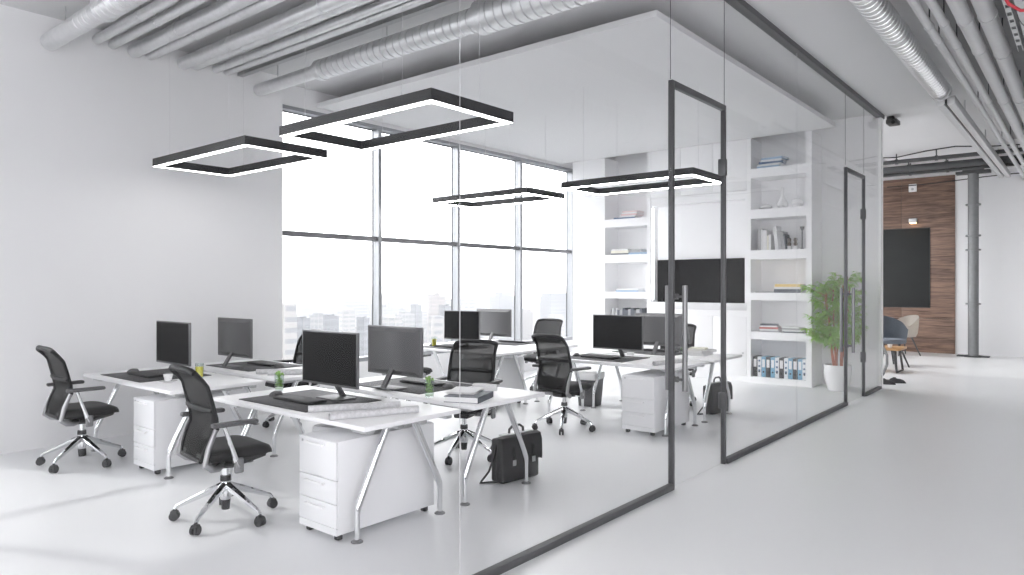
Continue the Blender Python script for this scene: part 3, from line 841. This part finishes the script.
for k, (c, w, h) in enumerate((('b_grey', .34, .02), ('b_white', .30, .03), ('b_red', .30, .03), ('b_white', .28, .025), ('b_dark', .26, .02))):
    flat(-4.10-.01*k, 11.74, .845+[0, .02, .05, .08, .105][k], w, .26, h, c, ['lowest grey', 'second, white', 'middle red-spined', 'fourth, white', 'topmost dark'][k]+' magazine of the left stack above the binders', .05*k, g)
for k, (c, w, h) in enumerate((('b_dark', .34, .02), ('b_white', .32, .03), ('b_grey', .30, .025), ('b_white', .28, .02))):
    flat(-3.72-.01*k, 11.74, .845+[0, .02, .05, .075][k], w, .26, h, c, ['lowest dark', 'second, white', 'third, grey', 'topmost white'][k]+' magazine of the right stack above the binders', -.04*k, g)
def binder(x, t, c, label):
    b = empty('ring_binder', (x, YS+.06, .10), label=label, cat='binder', group='ring binders on the bottom shelf')
    MB().b2(-t/2, t/2, 0, .27, 0, .33, .003).build('cover', c, b)
    MB().b2(-t*.32, t*.32, -.002, .001, .16, .29).build('spine_label', 'label' if c != 'binder_white' else 'binder_blue', b) if c != 'binder_white' else [MB().b2(-t*.25, t*.25, -.002, .001, zz, zz+.03).build('spine_label', 'b_navy', b) for zz in (.25, .16, .09)]
    MB().tube([(0, -.003, .085), (0, .002, .085)], .014, 14).build('finger_ring', 'black', b)
cols = ['binder_black', 'binder_white', 'binder_blue', 'binder_black', 'binder_blue', 'binder_white', 'binder_black', 'binder_white', 'binder_blue', 'binder_black', 'binder_blue', 'binder_white']
ordn = ['first', 'second', 'third', 'fourth', 'fifth', 'sixth', 'seventh', 'eighth', 'ninth', 'tenth', 'eleventh', 'twelfth']
x = -4.375
for k, c in enumerate(cols):
    t = .078 if c == 'binder_black' else (.072 if c == 'binder_blue' else .066)
    binder(x+t/2, t-.003, c, c.split('_')[1]+' ring binder, '+ordn[k]+' from the left on the bottom shelf'); x += t
g = 'books in the bookcase beside the windows'
for (xx, z, w, h, c, lab) in ((-6.82, 2.87, .46, .025, 'b_navy', 'navy book at the bottom of the uppermost stack by the windows'),
        (-6.74, 2.895, .32, .03, 'b_white', 'white book second in the uppermost stack by the windows'),
        (-6.72, 2.925, .34, .03, 'b_pink', 'pink book in the uppermost stack by the windows'),
        (-6.70, 2.955, .30, .03, 'b_white', 'white book fourth in the uppermost stack by the windows'),
        (-6.70, 2.985, .32, .02, 'b_pink', 'pink book topping the uppermost stack by the windows'),
        (-6.92, 2.19, .40, .03, 'b_dark', 'dark book under the cream books by the windows'),
        (-6.92, 2.22, .38, .05, 'b_cream', 'thick cream book in the bookcase by the windows'),
        (-6.92, 2.27, .34, .03, 'b_white', 'white book on top of the thick cream book'),
        (-6.53, 2.19, .40, .035, 'b_blue', 'blue book lying at the right of the cream books'),
        (-6.58, 2.225, .22, .06, 'b_grey', 'grey book on the blue book by the windows'),
        (-6.76, 1.49, .48, .03, 'b_blue', 'pale blue book at the bottom of the lower stack by the windows'),
        (-6.76, 1.52, .46, .035, 'b_white', 'white book on top of the lower stack by the windows')):
    flat(xx, 11.74, z, w, .27, h, c, lab, 0, g)
x = -6.98
for k in range(9):
    t = [.05, .06, .045, .07, .05, .06, .05, .07, .05][k]
    b = make_book('upright_book', .30+.02*(k % 3), .24, t, ['b_dark', 'b_grey', 'b_dark'][k % 3]); b.rotation_euler = (0, -PI/2, 0); b.location = (x+t, 11.74, .846+(.30+.02*(k % 3))/2)
    x += t+.003
    tag(b, ordn[k]+' dark book from the left, peeping over the monitor by the windows', group='dark upright books behind the monitor')
for k, xx in enumerate((-7.13, -7.04)):
    v = MB().lathe([(0, 0), (.035, 0), (.038, .20), (.02, .26), (.022, .32), (0, .32)], seg=16).build('small_bottle', 'ceramic'); v.location = (xx, 11.72, .847)
    tag(v, ['left', 'right'][k]+' small white bottle beside the dark books behind the monitor', 'bottle', 'small bottles in the bookcase')

# ------------------------------------------------------------------ plant
pl = empty('potted_bamboo', (-3.02, 11.52, 0), label='leafy green bamboo with red canes in a white pot by the second glass door', cat='plant')
MB().lathe([(0, 0), (.125, 0), (.14, .012), (.175, .14), (.195, .27), (.196, .36), (.190, .395), (.178, .395), (.180, .34), (0, .33)], seg=40).build('pot', 'ceramic', pl)
MB().lathe([(0, .345), (.178, .345), (.178, .33)], seg=24).build('soil', 'soil', pl)
r = random.Random(11)
lf = MB()
def leaf(p, d, L, w, droop):
    d = d.normalized(); side = d.cross(Vector((0, 0, 1)))
    if side.length < .01: side = Vector((1, 0, 0))
    side.normalize()
    side = (side+Vector((0, 0, r.uniform(-.5, .5)))).normalized()
    a = p; b = p+d*L*.4; c = p+d*L+Vector((0, 0, -droop*L))
    if max(q.x for q in (a, b+side*w, b-side*w, c)) > .375 or max(q.y for q in (b, c)) > .52 or (min(q.x for q in (a, b, c)) < -.375 and max(q.y for q in (a, b, c)) > .01): return
    vs = [lf.bm.verts.new(q) for q in (a, b+side*w, c, b-side*w)]
    lf.bm.faces.new(vs)
for k in range(7):
    a = 2*PI*k/7+r.uniform(-.3, .3); b0 = Vector((.06*math.cos(a), .06*math.sin(a), .34))
    top = Vector((.20*math.cos(a)*r.uniform(.5, 1.2), .20*math.sin(a)*r.uniform(.5, 1.2), r.uniform(1.45, 1.78)))
    pts = [b0.lerp(top, t/8)+Vector((r.uniform(-.012, .012), r.uniform(-.012, .012), 0)) for t in range(9)]
    cane = MB().tube(pts, [.016*(1-.07*t) for t in range(9)], 8)
    for t in range(26):
        f = r.uniform(.22, 1.); p = b0.lerp(top, f); aa = r.uniform(0, 2*PI)
        L = r.uniform(.18, .46)*(1.12-.3*f)
        e = p+Vector((math.cos(aa)*L, math.sin(aa)*L, r.uniform(.0, .16)))
        if p.z < .75: e.z += .12
        e.x = min(e.x, .36); e.y = min(e.y, .5)
        cane.tube([p, e], [.003, .0015], 4)
        for q in range(40):
            s = r.uniform(.25, 1.02); lp = p.lerp(e, s); ab = aa+r.uniform(-1.5, 1.5)
            leaf(lp, Vector((math.cos(ab), math.sin(ab), r.uniform(-.35, .45))), r.uniform(.08, .15), r.uniform(.007, .013), r.uniform(.1, .6))
    cane.build('cane', 'cane', pl)
lf.build('foliage', 'leaf', pl)

# ------------------------------------------------------------------ ducts and pipes over the office
def ribbed(p0, p1, r, step, depth):
    p0, p1 = Vector(p0), Vector(p1); L = (p1-p0).length; n = int(L/step); pts = []; rs = []
    for k in range(n):
        for f, dr in ((.0, 0), (.78, 0), (.82, -depth), (.96, -depth)):
            pts.append(p0.lerp(p1, min(1, (k+f)*step/L))); rs.append(r+dr)
    return MB().tube(pts, rs, 24)
XE = PX-.06
def ductx(name, y, z, segs, label, group=None):
    d = empty(name, (0, y, z), label=label, cat='duct', group=group)
    for kind, x0, x1, rr in segs:
        if kind == 'p': MB().rod((x0, 0, 0), (x1, 0, 0), rr, 28).build('straight_section', 'duct', d)
        elif kind == 'f': MB().rod((x0, 0, 0), (x1, 0, 0), rr, 28).build('flange', 'duct', d)
        else: ribbed((x0, 0, 0), (x1, 0, 0), rr, .10, .012).build('ribbed_section', 'duct', d)
    for xx in (-7.6, -5.6, -3.4): MB().rod((xx, 0, .07), (xx, 0, CZ-z), .005, 6).build('duct_hanger', 'alu', d)
ductx('air_duct', 2.50, 4.03, [('p', WX, -7.25, .085), ('r', -7.25, -6.66, .088), ('f', -6.68, -6.62, .12), ('r', -6.62, XE, .115)], 'silver ribbed air duct leftmost under the ceiling')
ductx('air_duct', 4.78, 4.04, [('p', WX, -6.72, .075), ('f', -6.75, -6.68, .118), ('r', -6.68, -4.27, .112), ('f', -4.30, -4.22, .155), ('r', -4.22, XE, .15)], 'silver ribbed air duct above the largest light frame')
pg = 'pipes under the office ceiling'
for k, (y, z, rr) in enumerate(((2.93, 4.17, .048), (3.08, 4.155, .046), (3.30, 4.14, .070), (3.47, 4.14, .054), (3.83, 4.14, .070), (3.98, 4.15, .052), (4.22, 4.165, .046), (4.36, 4.165, .040), (4.60, 4.20, .018))):
    p = empty('ceiling_pipe', (0, y, z), label=ordn[k]+' metal pipe from the leftmost duct under the office ceiling', cat='pipe', group=pg)
    MB().rod((WX, 0, 0), (XE, 0, 0), rr, 20).build('pipe_run', 'duct', p)
    for xx in (-7.0, -5.4, -3.8):
        f = MB().rod((xx, 0, 0), (xx+.04, 0, 0), rr+.006, 20).build('pipe_collar', 'duct', p)
        MB().rod((xx+.02, 0, rr), (xx+.02, 0, CZ-z), .005, 6).build('pipe_hanger', 'alu', f)
tr = empty('cable_tray', (0, 4.53, 4.15), label='thin metal cable track between the pipes and the ribbed duct', cat='cable tray')
MB().b2(WX, XE, -.035, -.03, 0, .04).b2(WX, XE, .03, .035, 0, .04).b2(WX, XE, -.035, .035, 0, .004).build('tray', 'alu', tr)
MB().rod((-5.2, .0, .04), (-5.2, .0, CZ-4.15), .008, 8).rod((-3.4, .0, .04), (-3.4, .0, CZ-4.15), .008, 8).build('hanger', 'alu', tr)

# ------------------------------------------------------------------ corridor ceiling services
def ducty(x, z, segs, label):
    d = empty('air_duct', (x, 0, z), label=label, cat='duct')
    for kind, y0, y1, rr in segs:
        if kind == 'r': ribbed((0, y0, 0), (0, y1, 0), rr, .10, .014).build('ribbed_section', 'duct', d)
        else: MB().rod((0, y0, 0), (0, y1, 0), rr, 28).build('flange', 'duct', d)
    for yy in (1, 4, 7, 9.8): MB().rod((0, yy, .09), (0, yy, CZ-z), .005, 6).build('duct_hanger', 'alu', d)
    return d
ducty(-1.48, 4.05, [('r', -2.2, 7.6, .115), ('f', 7.6, 7.66, .122), ('r', 7.66, 10.2, .115), ('f', 10.2, 10.28, .124)], 'silver ribbed air duct over the corridor, right of the glass office')
rt = empty('lighting_track', (-1.425, 0, 3.93), label='long pale twin track running on from the corridor air duct', cat='lighting track')
MB().b2(-.10, -.012, 10.30, 17.95, -.06, .05, .01).b2(.012, .10, 10.30, 17.95, -.06, .05, .01).build('rails', 'pipe', rt)
MB().b2(-.012, .012, 10.30, 17.94, -.03, .04).build('slot', 'cable', rt)
hg = MB()
for y in (12, 14.5, 16.6): hg.rod((0, y, .04), (0, y, CZ-3.93), .01, 8)
hg.build('hanger', 'alu', rt)
for k, (x, z, rr) in enumerate(((-1.11, 3.88, .034), (-1.00, 3.88, .036), (-.845, 3.88, .059), (-.684, 3.88, .068))):
    p = empty('corridor_pipe', (x, 0, z), label=ordn[k]+' grey pipe right of the corridor duct, running along the ceiling', cat='pipe', group='pipes along the corridor ceiling')
    MB().rod((0, -2.2, 0), (0, YF, 0), rr, 20).build('pipe_run', 'pipe', p)
    for y in (2.6, 5.0, 7.1, 7.6+.25*k, 10.5, 13.5, 16.5):
        cl = MB().rod((0, y, 0), (0, y+.035, 0), rr+.006, 20).build('pipe_collar', 'pipe', p)
        MB().rod((0, y+.017, rr), (0, y+.017, (CZ if y > 15.4 else CZ-.06)-z), .006, 6).build('pipe_hanger', 'dark', cl)
ug = empty('vent_duct', (-.24, 0, 3.77), label='broad grey ventilation duct at the right end of the corridor ceiling', cat='duct')
MB().rod((0, -2.2, 0), (0, YF, 0), .22, 36).build('duct_run', 'pipe', ug)
sm = MB()
for y in (5.2, 6.0, 6.8, 7.6, 8.4, 9.2, 10.4, 11.6, 13): sm.rod((0, y, 0), (0, y+.02, 0), .223, 36)
sm.build('seam_band', 'dark', ug)
struct('ceiling_band', MB().b2(-1.13, 1.5, -2.2, 15.4, CZ-.06, CZ), 'concrete')
wt = MB(); 
for k in range(50): wt.b2(-.016, .016, -2+.2*k, -1.91+.2*k, 0, .01)
wt.b2(-.02, -.016, -2.2, 8.1, 0, .02).b2(.016, .02, -2.2, 8.1, 0, .02)
o = wt.build('ladder_tray', 'label'); o.location = (-.52, 0, 3.79); tag(o, 'narrow white cable ladder below the broad grey duct', 'cable tray')
hgr = MB().rod((-.52, 1, 3.80), (-.52, 1, CZ-.06), .008, 6).rod((-.52, 4, 3.80), (-.52, 4, CZ-.06), .008, 6).build('tray_hanger', 'dark', None)
hgr.parent = o; hgr.matrix_parent_inverse = Matrix.Translation((.52, 0, -3.79))
o = MB().tube([(-.52, 5.7, 3.78), (-.50, 5.85, 3.66), (-.45, 5.95, 3.55), (-.39, 6.05, 3.52), (-.28, 6.15, 3.535)], .011, 8).build('red_cord', 'red'); tag(o, 'short red cable at the top right corner by the cable ladder', 'cable')
# cross pipes and cable near the far wall
for k, (y, z, rr, lab) in enumerate(((16.0, 4.115, .04, 'nearer dark cross pipe under the corridor ceiling'), (17.2, 4.135, .075, 'thick dark cross beam pipe before the wood wall'), (17.4, 4.055, .036, 'lower thin dark cross pipe before the wood wall'))):
    p = empty('cross_pipe', (0, y, z), label=lab, cat='pipe', group='dark pipes across the corridor')
    MB().rod((-8, 0, 0), (4.4, 0, 0), rr, 16).build('pipe_run', 'beam', p)
    for xx in (-3.1, -2.4, -.9, 2.2):
        MB().rod((xx, 0, 0), (xx+.05, 0, 0), rr+.012, 16).rod((xx+.025, 0, 0), (xx+.025, 0, CZ-z-.004), .012, 8).build('pipe_clamp', 'beam', p)
cb = [(-8+.5*k, 15.6, 4.24-.10*math.sin(k*.8)**2*(1 if k < 16 else .5)) for k in range(25)]
tag(MB().tube(cb, .012, 6).build('ceiling_cable', 'cable'), 'loose black cable hanging across the corridor ceiling', 'cable')
cb = [(-3.9+.5*k, 19.2, 4.02+.012*k-.02*math.sin(k)) for k in range(17)]
tag(MB().tube(cb, .012, 6).build('wall_cable', 'cable'), 'black cable along the top of the far wall behind the column', 'cable')
cam = empty('security_camera', (-2.47, 12.42, CZ), label='dark camera under the ceiling at the end of the glass wall', cat='camera')
MB().box((0, 0, -.03), (.10, .10, .06), .008).build('ceiling_mount', 'dark', cam)
MB().box((.03, .02, -.095), (.16, .26, .075), .015).build('housing', 'dark', cam)
MB().rod((.06, -.10, -.115), (.06, -.135, -.12), .028, 16).build('lens', 'black', cam)

# ------------------------------------------------------------------ far end of the corridor
ww = empty('wall_wood', (0, YF, 0), kind='structure')
for x0, x1 in ((-8.0, -6.24), (-6.235, -4.95), (-4.945, -3.635), (-3.63, -2.51)):
    for z0, z1 in ((0, .82), (.825, 4.22)):
        MB().b2(x0, x1, -.05, 0, z0, z1, .003).build('wood_panel', 'woodwall', ww)
bd = empty('blackboard', (-4.10, YF-.06, 2.04), label='large blackboard hung on the wood-panelled far wall', cat='blackboard')
MB().box((0, 0, 0), (2.14, .025, 1.90), .004).build('board_surface', 'board', bd)
MB().b2(-1.08, 1.08, -.016, .0125, -.965, -.95).b2(-1.08, 1.08, -.016, .0125, .95, .965).b2(-1.085, -1.07, -.016, .0125, -.965, .965).b2(1.07, 1.085, -.016, .0125, -.965, .965).build('board_frame', 'dark', bd)
wlp = empty('wall_lamp', (-3.36, YF-.05, 3.14), label='small wall lamp glowing above the blackboard', cat='lamp')
MB().box((0, -.02, .02), (.12, .04, .10), .006).build('back_plate', 'alu', wlp)
MB().box((0, -.10, .04), (.17, .14, .10), .01).build('lamp_shade', 'alu', wlp)
MB().box((0, -.10, -.02), (.13, .10, .025), .004).build('lamp_glass', 'lampwarm', wlp)
swi = empty('wall_box', (-3.38, YF-.05, 3.98), label='small white box high on the wood wall', cat='wall box')
MB().box((0, -.03, 0), (.17, .06, .19), .012).build('box_shell', 'white', swi)
MB().rod((0, -.06, -.03), (0, -.066, -.03), .03, 16).build('sensor', 'alu', swi)
clm = empty('steel_column', (-2.09, 18.95, 0), label='grey round steel column with bolted flanges at the corridor end', cat='column')
MB().rod((0, 0, .0), (0, 0, 4.15), .105, 28).build('shaft', 'steelcol', clm)
MB().rod((0, 0, .0), (0, 0, .03), .21, 28).build('foot_flange', 'beam', clm)
MB().box((0, 0, .015), (.62, .22, .03), .004).build('foot_plate', 'beam', clm)
fl = MB()
for z in (1.18, 2.40, 2.72, 3.42): fl.rod((0, 0, z), (0, 0, z+.035), .15, 28)
fl.build('ring_flange', 'steelcol', clm)
MB().box((0, 0, 4.17), (.66, .24, .06), .005).box((0, 0, 4.22), (.4, .2, .08)).build('head_plate', 'beam', clm)

def shell_chair(name, loc, rz, fab, label):
    c = empty(name, loc, rz, label, 'armchair')
    s = MB(); rows = []
    N = 22
    for z, k, h in ((.40, .55, 0), (.41, .80, 0), (.46, .95, 0), (.56, 1.0, .25), (.66, 1.03, .6), (.78, 1.05, 1.), (.86, 1.04, 1.)):
        row = []
        for q in range(N+1):
            a = math.radians(-30+240*q/N)
            rim = .66+.20*max(0, math.sin(a))**.7 if math.sin(a) > 0 else .64
            zz = min(z, rim)
            row.append((.31*k*math.cos(a), .29*k*math.sin(a), zz))
        rows.append(row)
    s.grid(rows, .035)
    s.build('back_shell', fab, c, 60)
    pts = rrect(.50, .50, .16, 6)
    q = MB(); rows = []
    for z, k in ((.39, .7), (.40, .95), (.44, 1.), (.47, .95), (.48, .6)):
        row = [(x*k, y*k-.02, z) for x, y in pts]; rows.append(row+[row[0]])
    q.grid(rows); bmesh.ops.remove_doubles(q.bm, verts=q.bm.verts, dist=1e-5)
    bmesh.ops.holes_fill(q.bm, edges=[e for e in q.bm.edges if e.is_boundary], sides=0)
    q.build('seat_cushion', fab, c, 60)
    for sx in (1, -1):
        for sy in (1, -1):
            MB().rod((sx*.12, sy*.12, .40), (sx*.24, sy*.24, 0), .018, 10, .012).build('leg', 'beam', c)
    return c
shell_chair('armchair', (-3.18, 15.7, 0), math.radians(40), 'greyfab', 'blue-grey upholstered armchair behind the oak table at the corridor end').scale = (1.16, 1.16, 1.16)
shell_chair('armchair', (-3.42, 18.4, 0), math.radians(-45), 'creamfab', 'cream upholstered armchair in front of the wood wall').scale = (1.1, 1.1, 1.08)
tb = empty('coffee_table', (-3.25, 14.75, 0), label='low oak table on black trestle legs, half hidden by the office wall end', cat='table')
MB().b2(-.55, .53, -.32, .32, .41, .455, .005).build('table_top', 'oak', tb)
for s in (1, -1):
    MB().tube([(s*.42, -.26, .41), (s*.47, -.26, .012), (s*.47, .26, .012), (s*.42, .26, .41)], .02, 8).build('leg_frame', 'beam', tb)
    MB().rod((s*.40, .0, .40), (s*.47, -.25, .03), .013, 8).build('brace', 'beam', tb)
cu = MB().lathe([(0, 0), (.03, 0), (.045, .06), (.04, .06), (.025, .01), (0, .01)], seg=18).build('white_cup', 'ceramic'); cu.location = (-2.92, 14.62, .455); tag(cu, 'small white cup on the oak table', 'cup')
shd = MB().tube([(-2.80, 13.0, .70), (-2.70, 13.0, .60), (-2.64, 13.0, .45), (-2.64, 13.0, .30), (-2.70, 13.0, .13), (-2.79, 13.0, .02)], .022, 10).b2(-3.1, -2.64, 12.8, 13.2, .0, .03, .01)
o = shd.build('bent_steel_stand', 'handle'); tag(o, 'bent grey steel stand behind the end of the office wall', 'stand')
def shoe(x, y, rz, label):
    s = empty('shoe', (x, y, 0), rz, label, 'shoe', 'dark shoes on the corridor floor')
    b = MB(); b.sphere((0, 0, .0), (.05, .14, .075), 16)
    for v in b.bm.verts:
        if v.co.z < 0: v.co.z = 0
        if v.co.y < -.02: v.co.z *= 1.35
    b.build('upper', 'dark', s)
    MB().box((0, 0, .008), (.092, .26, .016), .006).build('sole', 'black', s)
shoe(-2.60, 12.75, math.radians(-70), 'left dark shoe on the floor by the end of the glass wall')
shoe(-2.50, 13.02, math.radians(-60), 'right dark shoe on the floor by the end of the glass wall')

# ------------------------------------------------------------------ the city outside
struct('city_ground', MB().b2(-5200, -30, -2600, 6500, -111, -110), 'city_ground')
FAC = [facademat('facade_pale', (.17, .17, .17), (.115, .12, .13)), facademat('facade_grey', (.115, .12, .13), (.085, .09, .10), 3.6, 2.4),
       facademat('facade_white', (.20, .195, .19), (.135, .14, .15), 3.2, 5, .55), facademat('facade_rose', (.17, .15, .145), (.12, .115, .115), 3.2, 3)]
protos = []
for k in range(6):
    t = empty('city_tower', cat='building')
    m_ = MB()
    m_.b2(-.5, .5, -.5, .5, 0, 1)
    h = [None]*0
    protos.append((t, m_))
def tower(x, y, w, d, top, k, rz, label, group):
    t = empty('city_tower', (x, y, -110), rz, label, 'building', group)
    H = top+110
    b = MB().b2(-w/2, w/2, -d/2, d/2, 0, H)
    if k % 3 == 0: b.b2(-w*.3, w*.3, -d*.3, d*.3, H, H+w*.18)
    elif k % 3 == 1: b.b2(-w*.5, w*.1, -d*.5, d*.2, H, H+w*.12).b2(w*.2, w*.35, -d*.1, d*.1, H, H+w*.2)
    else: b.b2(-w*.45, w*.45, -d*.45, d*.45, H, H+3)
    b.build('tower_block', FAC[k % 4], t)
for p_, m_ in protos: m_.bm.free(); bpy.data.objects.remove(p_)
FW = 705.6; R0 = math.hypot(581, FW); SN, CS = 581/R0, FW/R0
def bearing(u):
    a = (u-512)/FW
    v = Vector((-SN+CS*a, CS+SN*a)); return v
r = random.Random(21)
near = [(287, 16, 314, 210, 2, 'pale gridded tower block outside, beside the white wall edge'), (303, 10, 318, 330, 1, 'grey tower outside, second from the white wall edge'),
        (318, 12, 315, 420, 0, 'white tower outside behind the front desk screen'), (331, 11, 316, 360, 1, 'grey-topped tower outside above the front desk screen'),
        (346, 14, 313, 520, 2, 'wide pale building outside left of the first mullion'), (363, 9, 318, 380, 1, 'grey block outside just left of the first mullion'),
        (392, 16, 322, 420, 2, 'low pale block outside right of the first mullion'), (405, 14, 314, 480, 0, 'broad grey tower outside above the nearest monitor back'),
        (416, 8, 305, 520, 1, 'tall grey tower outside above the nearest monitor back'), (402, 4, 309, 700, 1, 'slim grey tower outside left of the tall grey one'),
        (436, 14, 323, 300, 2, 'cream building outside behind the far yellow juice'), (446, 10, 306, 420, 1, 'blue-grey tower outside left of the second mullion'),
        (474, 20, 300, 900, 2, 'wide pale office block outside between second and third mullion'), (502, 14, 318, 600, 0, 'low block outside left of the third mullion'),
        (528, 16, 312, 800, 3, 'rose building outside in the last window'), (545, 18, 306, 1100, 3, 'long rose block far outside in the last window'), (556, 12, 318, 620, 2, 'pale block outside at the bottom of the last window')]
for u, wpx, v, dist, k, lab in near:
    b = bearing(u); p = b*dist
    w = wpx*dist/FW
    tower(p.x, p.y, w, w*1.0, 1.6-(v-286)*dist/FW, k, r.uniform(-.5, .5), lab, None)
spots = [(*(bearing(u)*dist), wpx*dist/FW*.75) for u, wpx, v, dist, k, lab in near]
count = 0
while count < 120:
    u = r.uniform(270, 590); dist = r.choice([650, 800, 1000, 1300, 1700, 2200, 2900])*r.uniform(.85, 1.15)
    b = bearing(u)*dist; w = r.uniform(14, 34)
    if any((b.x-q[0])**2+(b.y-q[1])**2 < (w+q[2])**2 for q in spots): continue
    spots.append((b.x, b.y, w)); count += 1
    v = max(296, 292+r.uniform(0, 34)*(900/dist)**.5)
    top = max(-104, 1.6-(v-286)*dist/FW)
    tower(b.x, b.y, w, w*r.uniform(.6, 1.4), top, r.randrange(12), r.uniform(-.7, .7), 'pale hazy block in the distant city outside the windows', 'distant city blocks')
# ground haze over the city: a real volume of mist
hz = MB().b2(-5000, -60, -2500, 6400, -109.5, 4)
hm = bpy.data.materials.new('city_haze'); hm.use_nodes = True
t = hm.node_tree; t.nodes.remove(t.nodes['Principled BSDF'])
vs = t.nodes.new('ShaderNodeVolumeScatter'); vs.inputs['Color'].default_value = (.96, .98, 1, 1); vs.inputs['Density'].default_value = .00042; vs.inputs['Anisotropy'].default_value = .2
t.links.new(vs.outputs[0], t.nodes['Material Output'].inputs['Volume'])
o = hz.build('city_haze', hm); tag(o, 'white haze lying over the distant city', 'haze', kind='stuff')

# ------------------------------------------------------------------ light and camera
w = bpy.data.worlds.new('sky'); SC.world = w; w.use_nodes = True
t = w.node_tree; bg = t.nodes['Background']
bg.inputs['Color'].default_value = (.99, .978, 1, 1); bg.inputs['Strength'].default_value = 4.9
sun = bpy.data.lights.new('sun', 'SUN'); sun.energy = 1.1; sun.angle = math.radians(1.6); sun.color = (1, .985, .96)
so = bpy.data.objects.new('sun', sun); COL.objects.link(so)
sd = Vector((.92, .40, -.86))
so.rotation_euler = sd.to_track_quat('-Z', 'Y').to_euler(); so.location = (-20, -5, 20)

cd = bpy.data.cameras.new('camera'); cd.sensor_width = 36; cd.lens = 705.6/1024*36
cd.shift_y = (286-287.5)/1024
cd.clip_end = 9000; cd.clip_start = .05
co = bpy.data.objects.new('camera', cd); COL.objects.link(co)
co.location = (0, 0, 1.6); co.rotation_euler = (PI/2, 0, math.atan2(SN, CS))
SC.camera = co

SC.view_settings.view_transform = 'Standard'; SC.view_settings.look = 'None'
SC.view_settings.gamma = 1; SC.view_settings.use_curve_mapping = False
SC.view_settings.exposure = -0.03
cy = SC.cycles
cy.use_denoising = True
cy.max_bounces = 16; cy.diffuse_bounces = 12; cy.glossy_bounces = 5; cy.transparent_max_bounces = 24; cy.volume_bounces = 2; cy.transmission_bounces = 6
cy.sample_clamp_indirect = 8
cy.caustics_reflective = False; cy.caustics_refractive = False
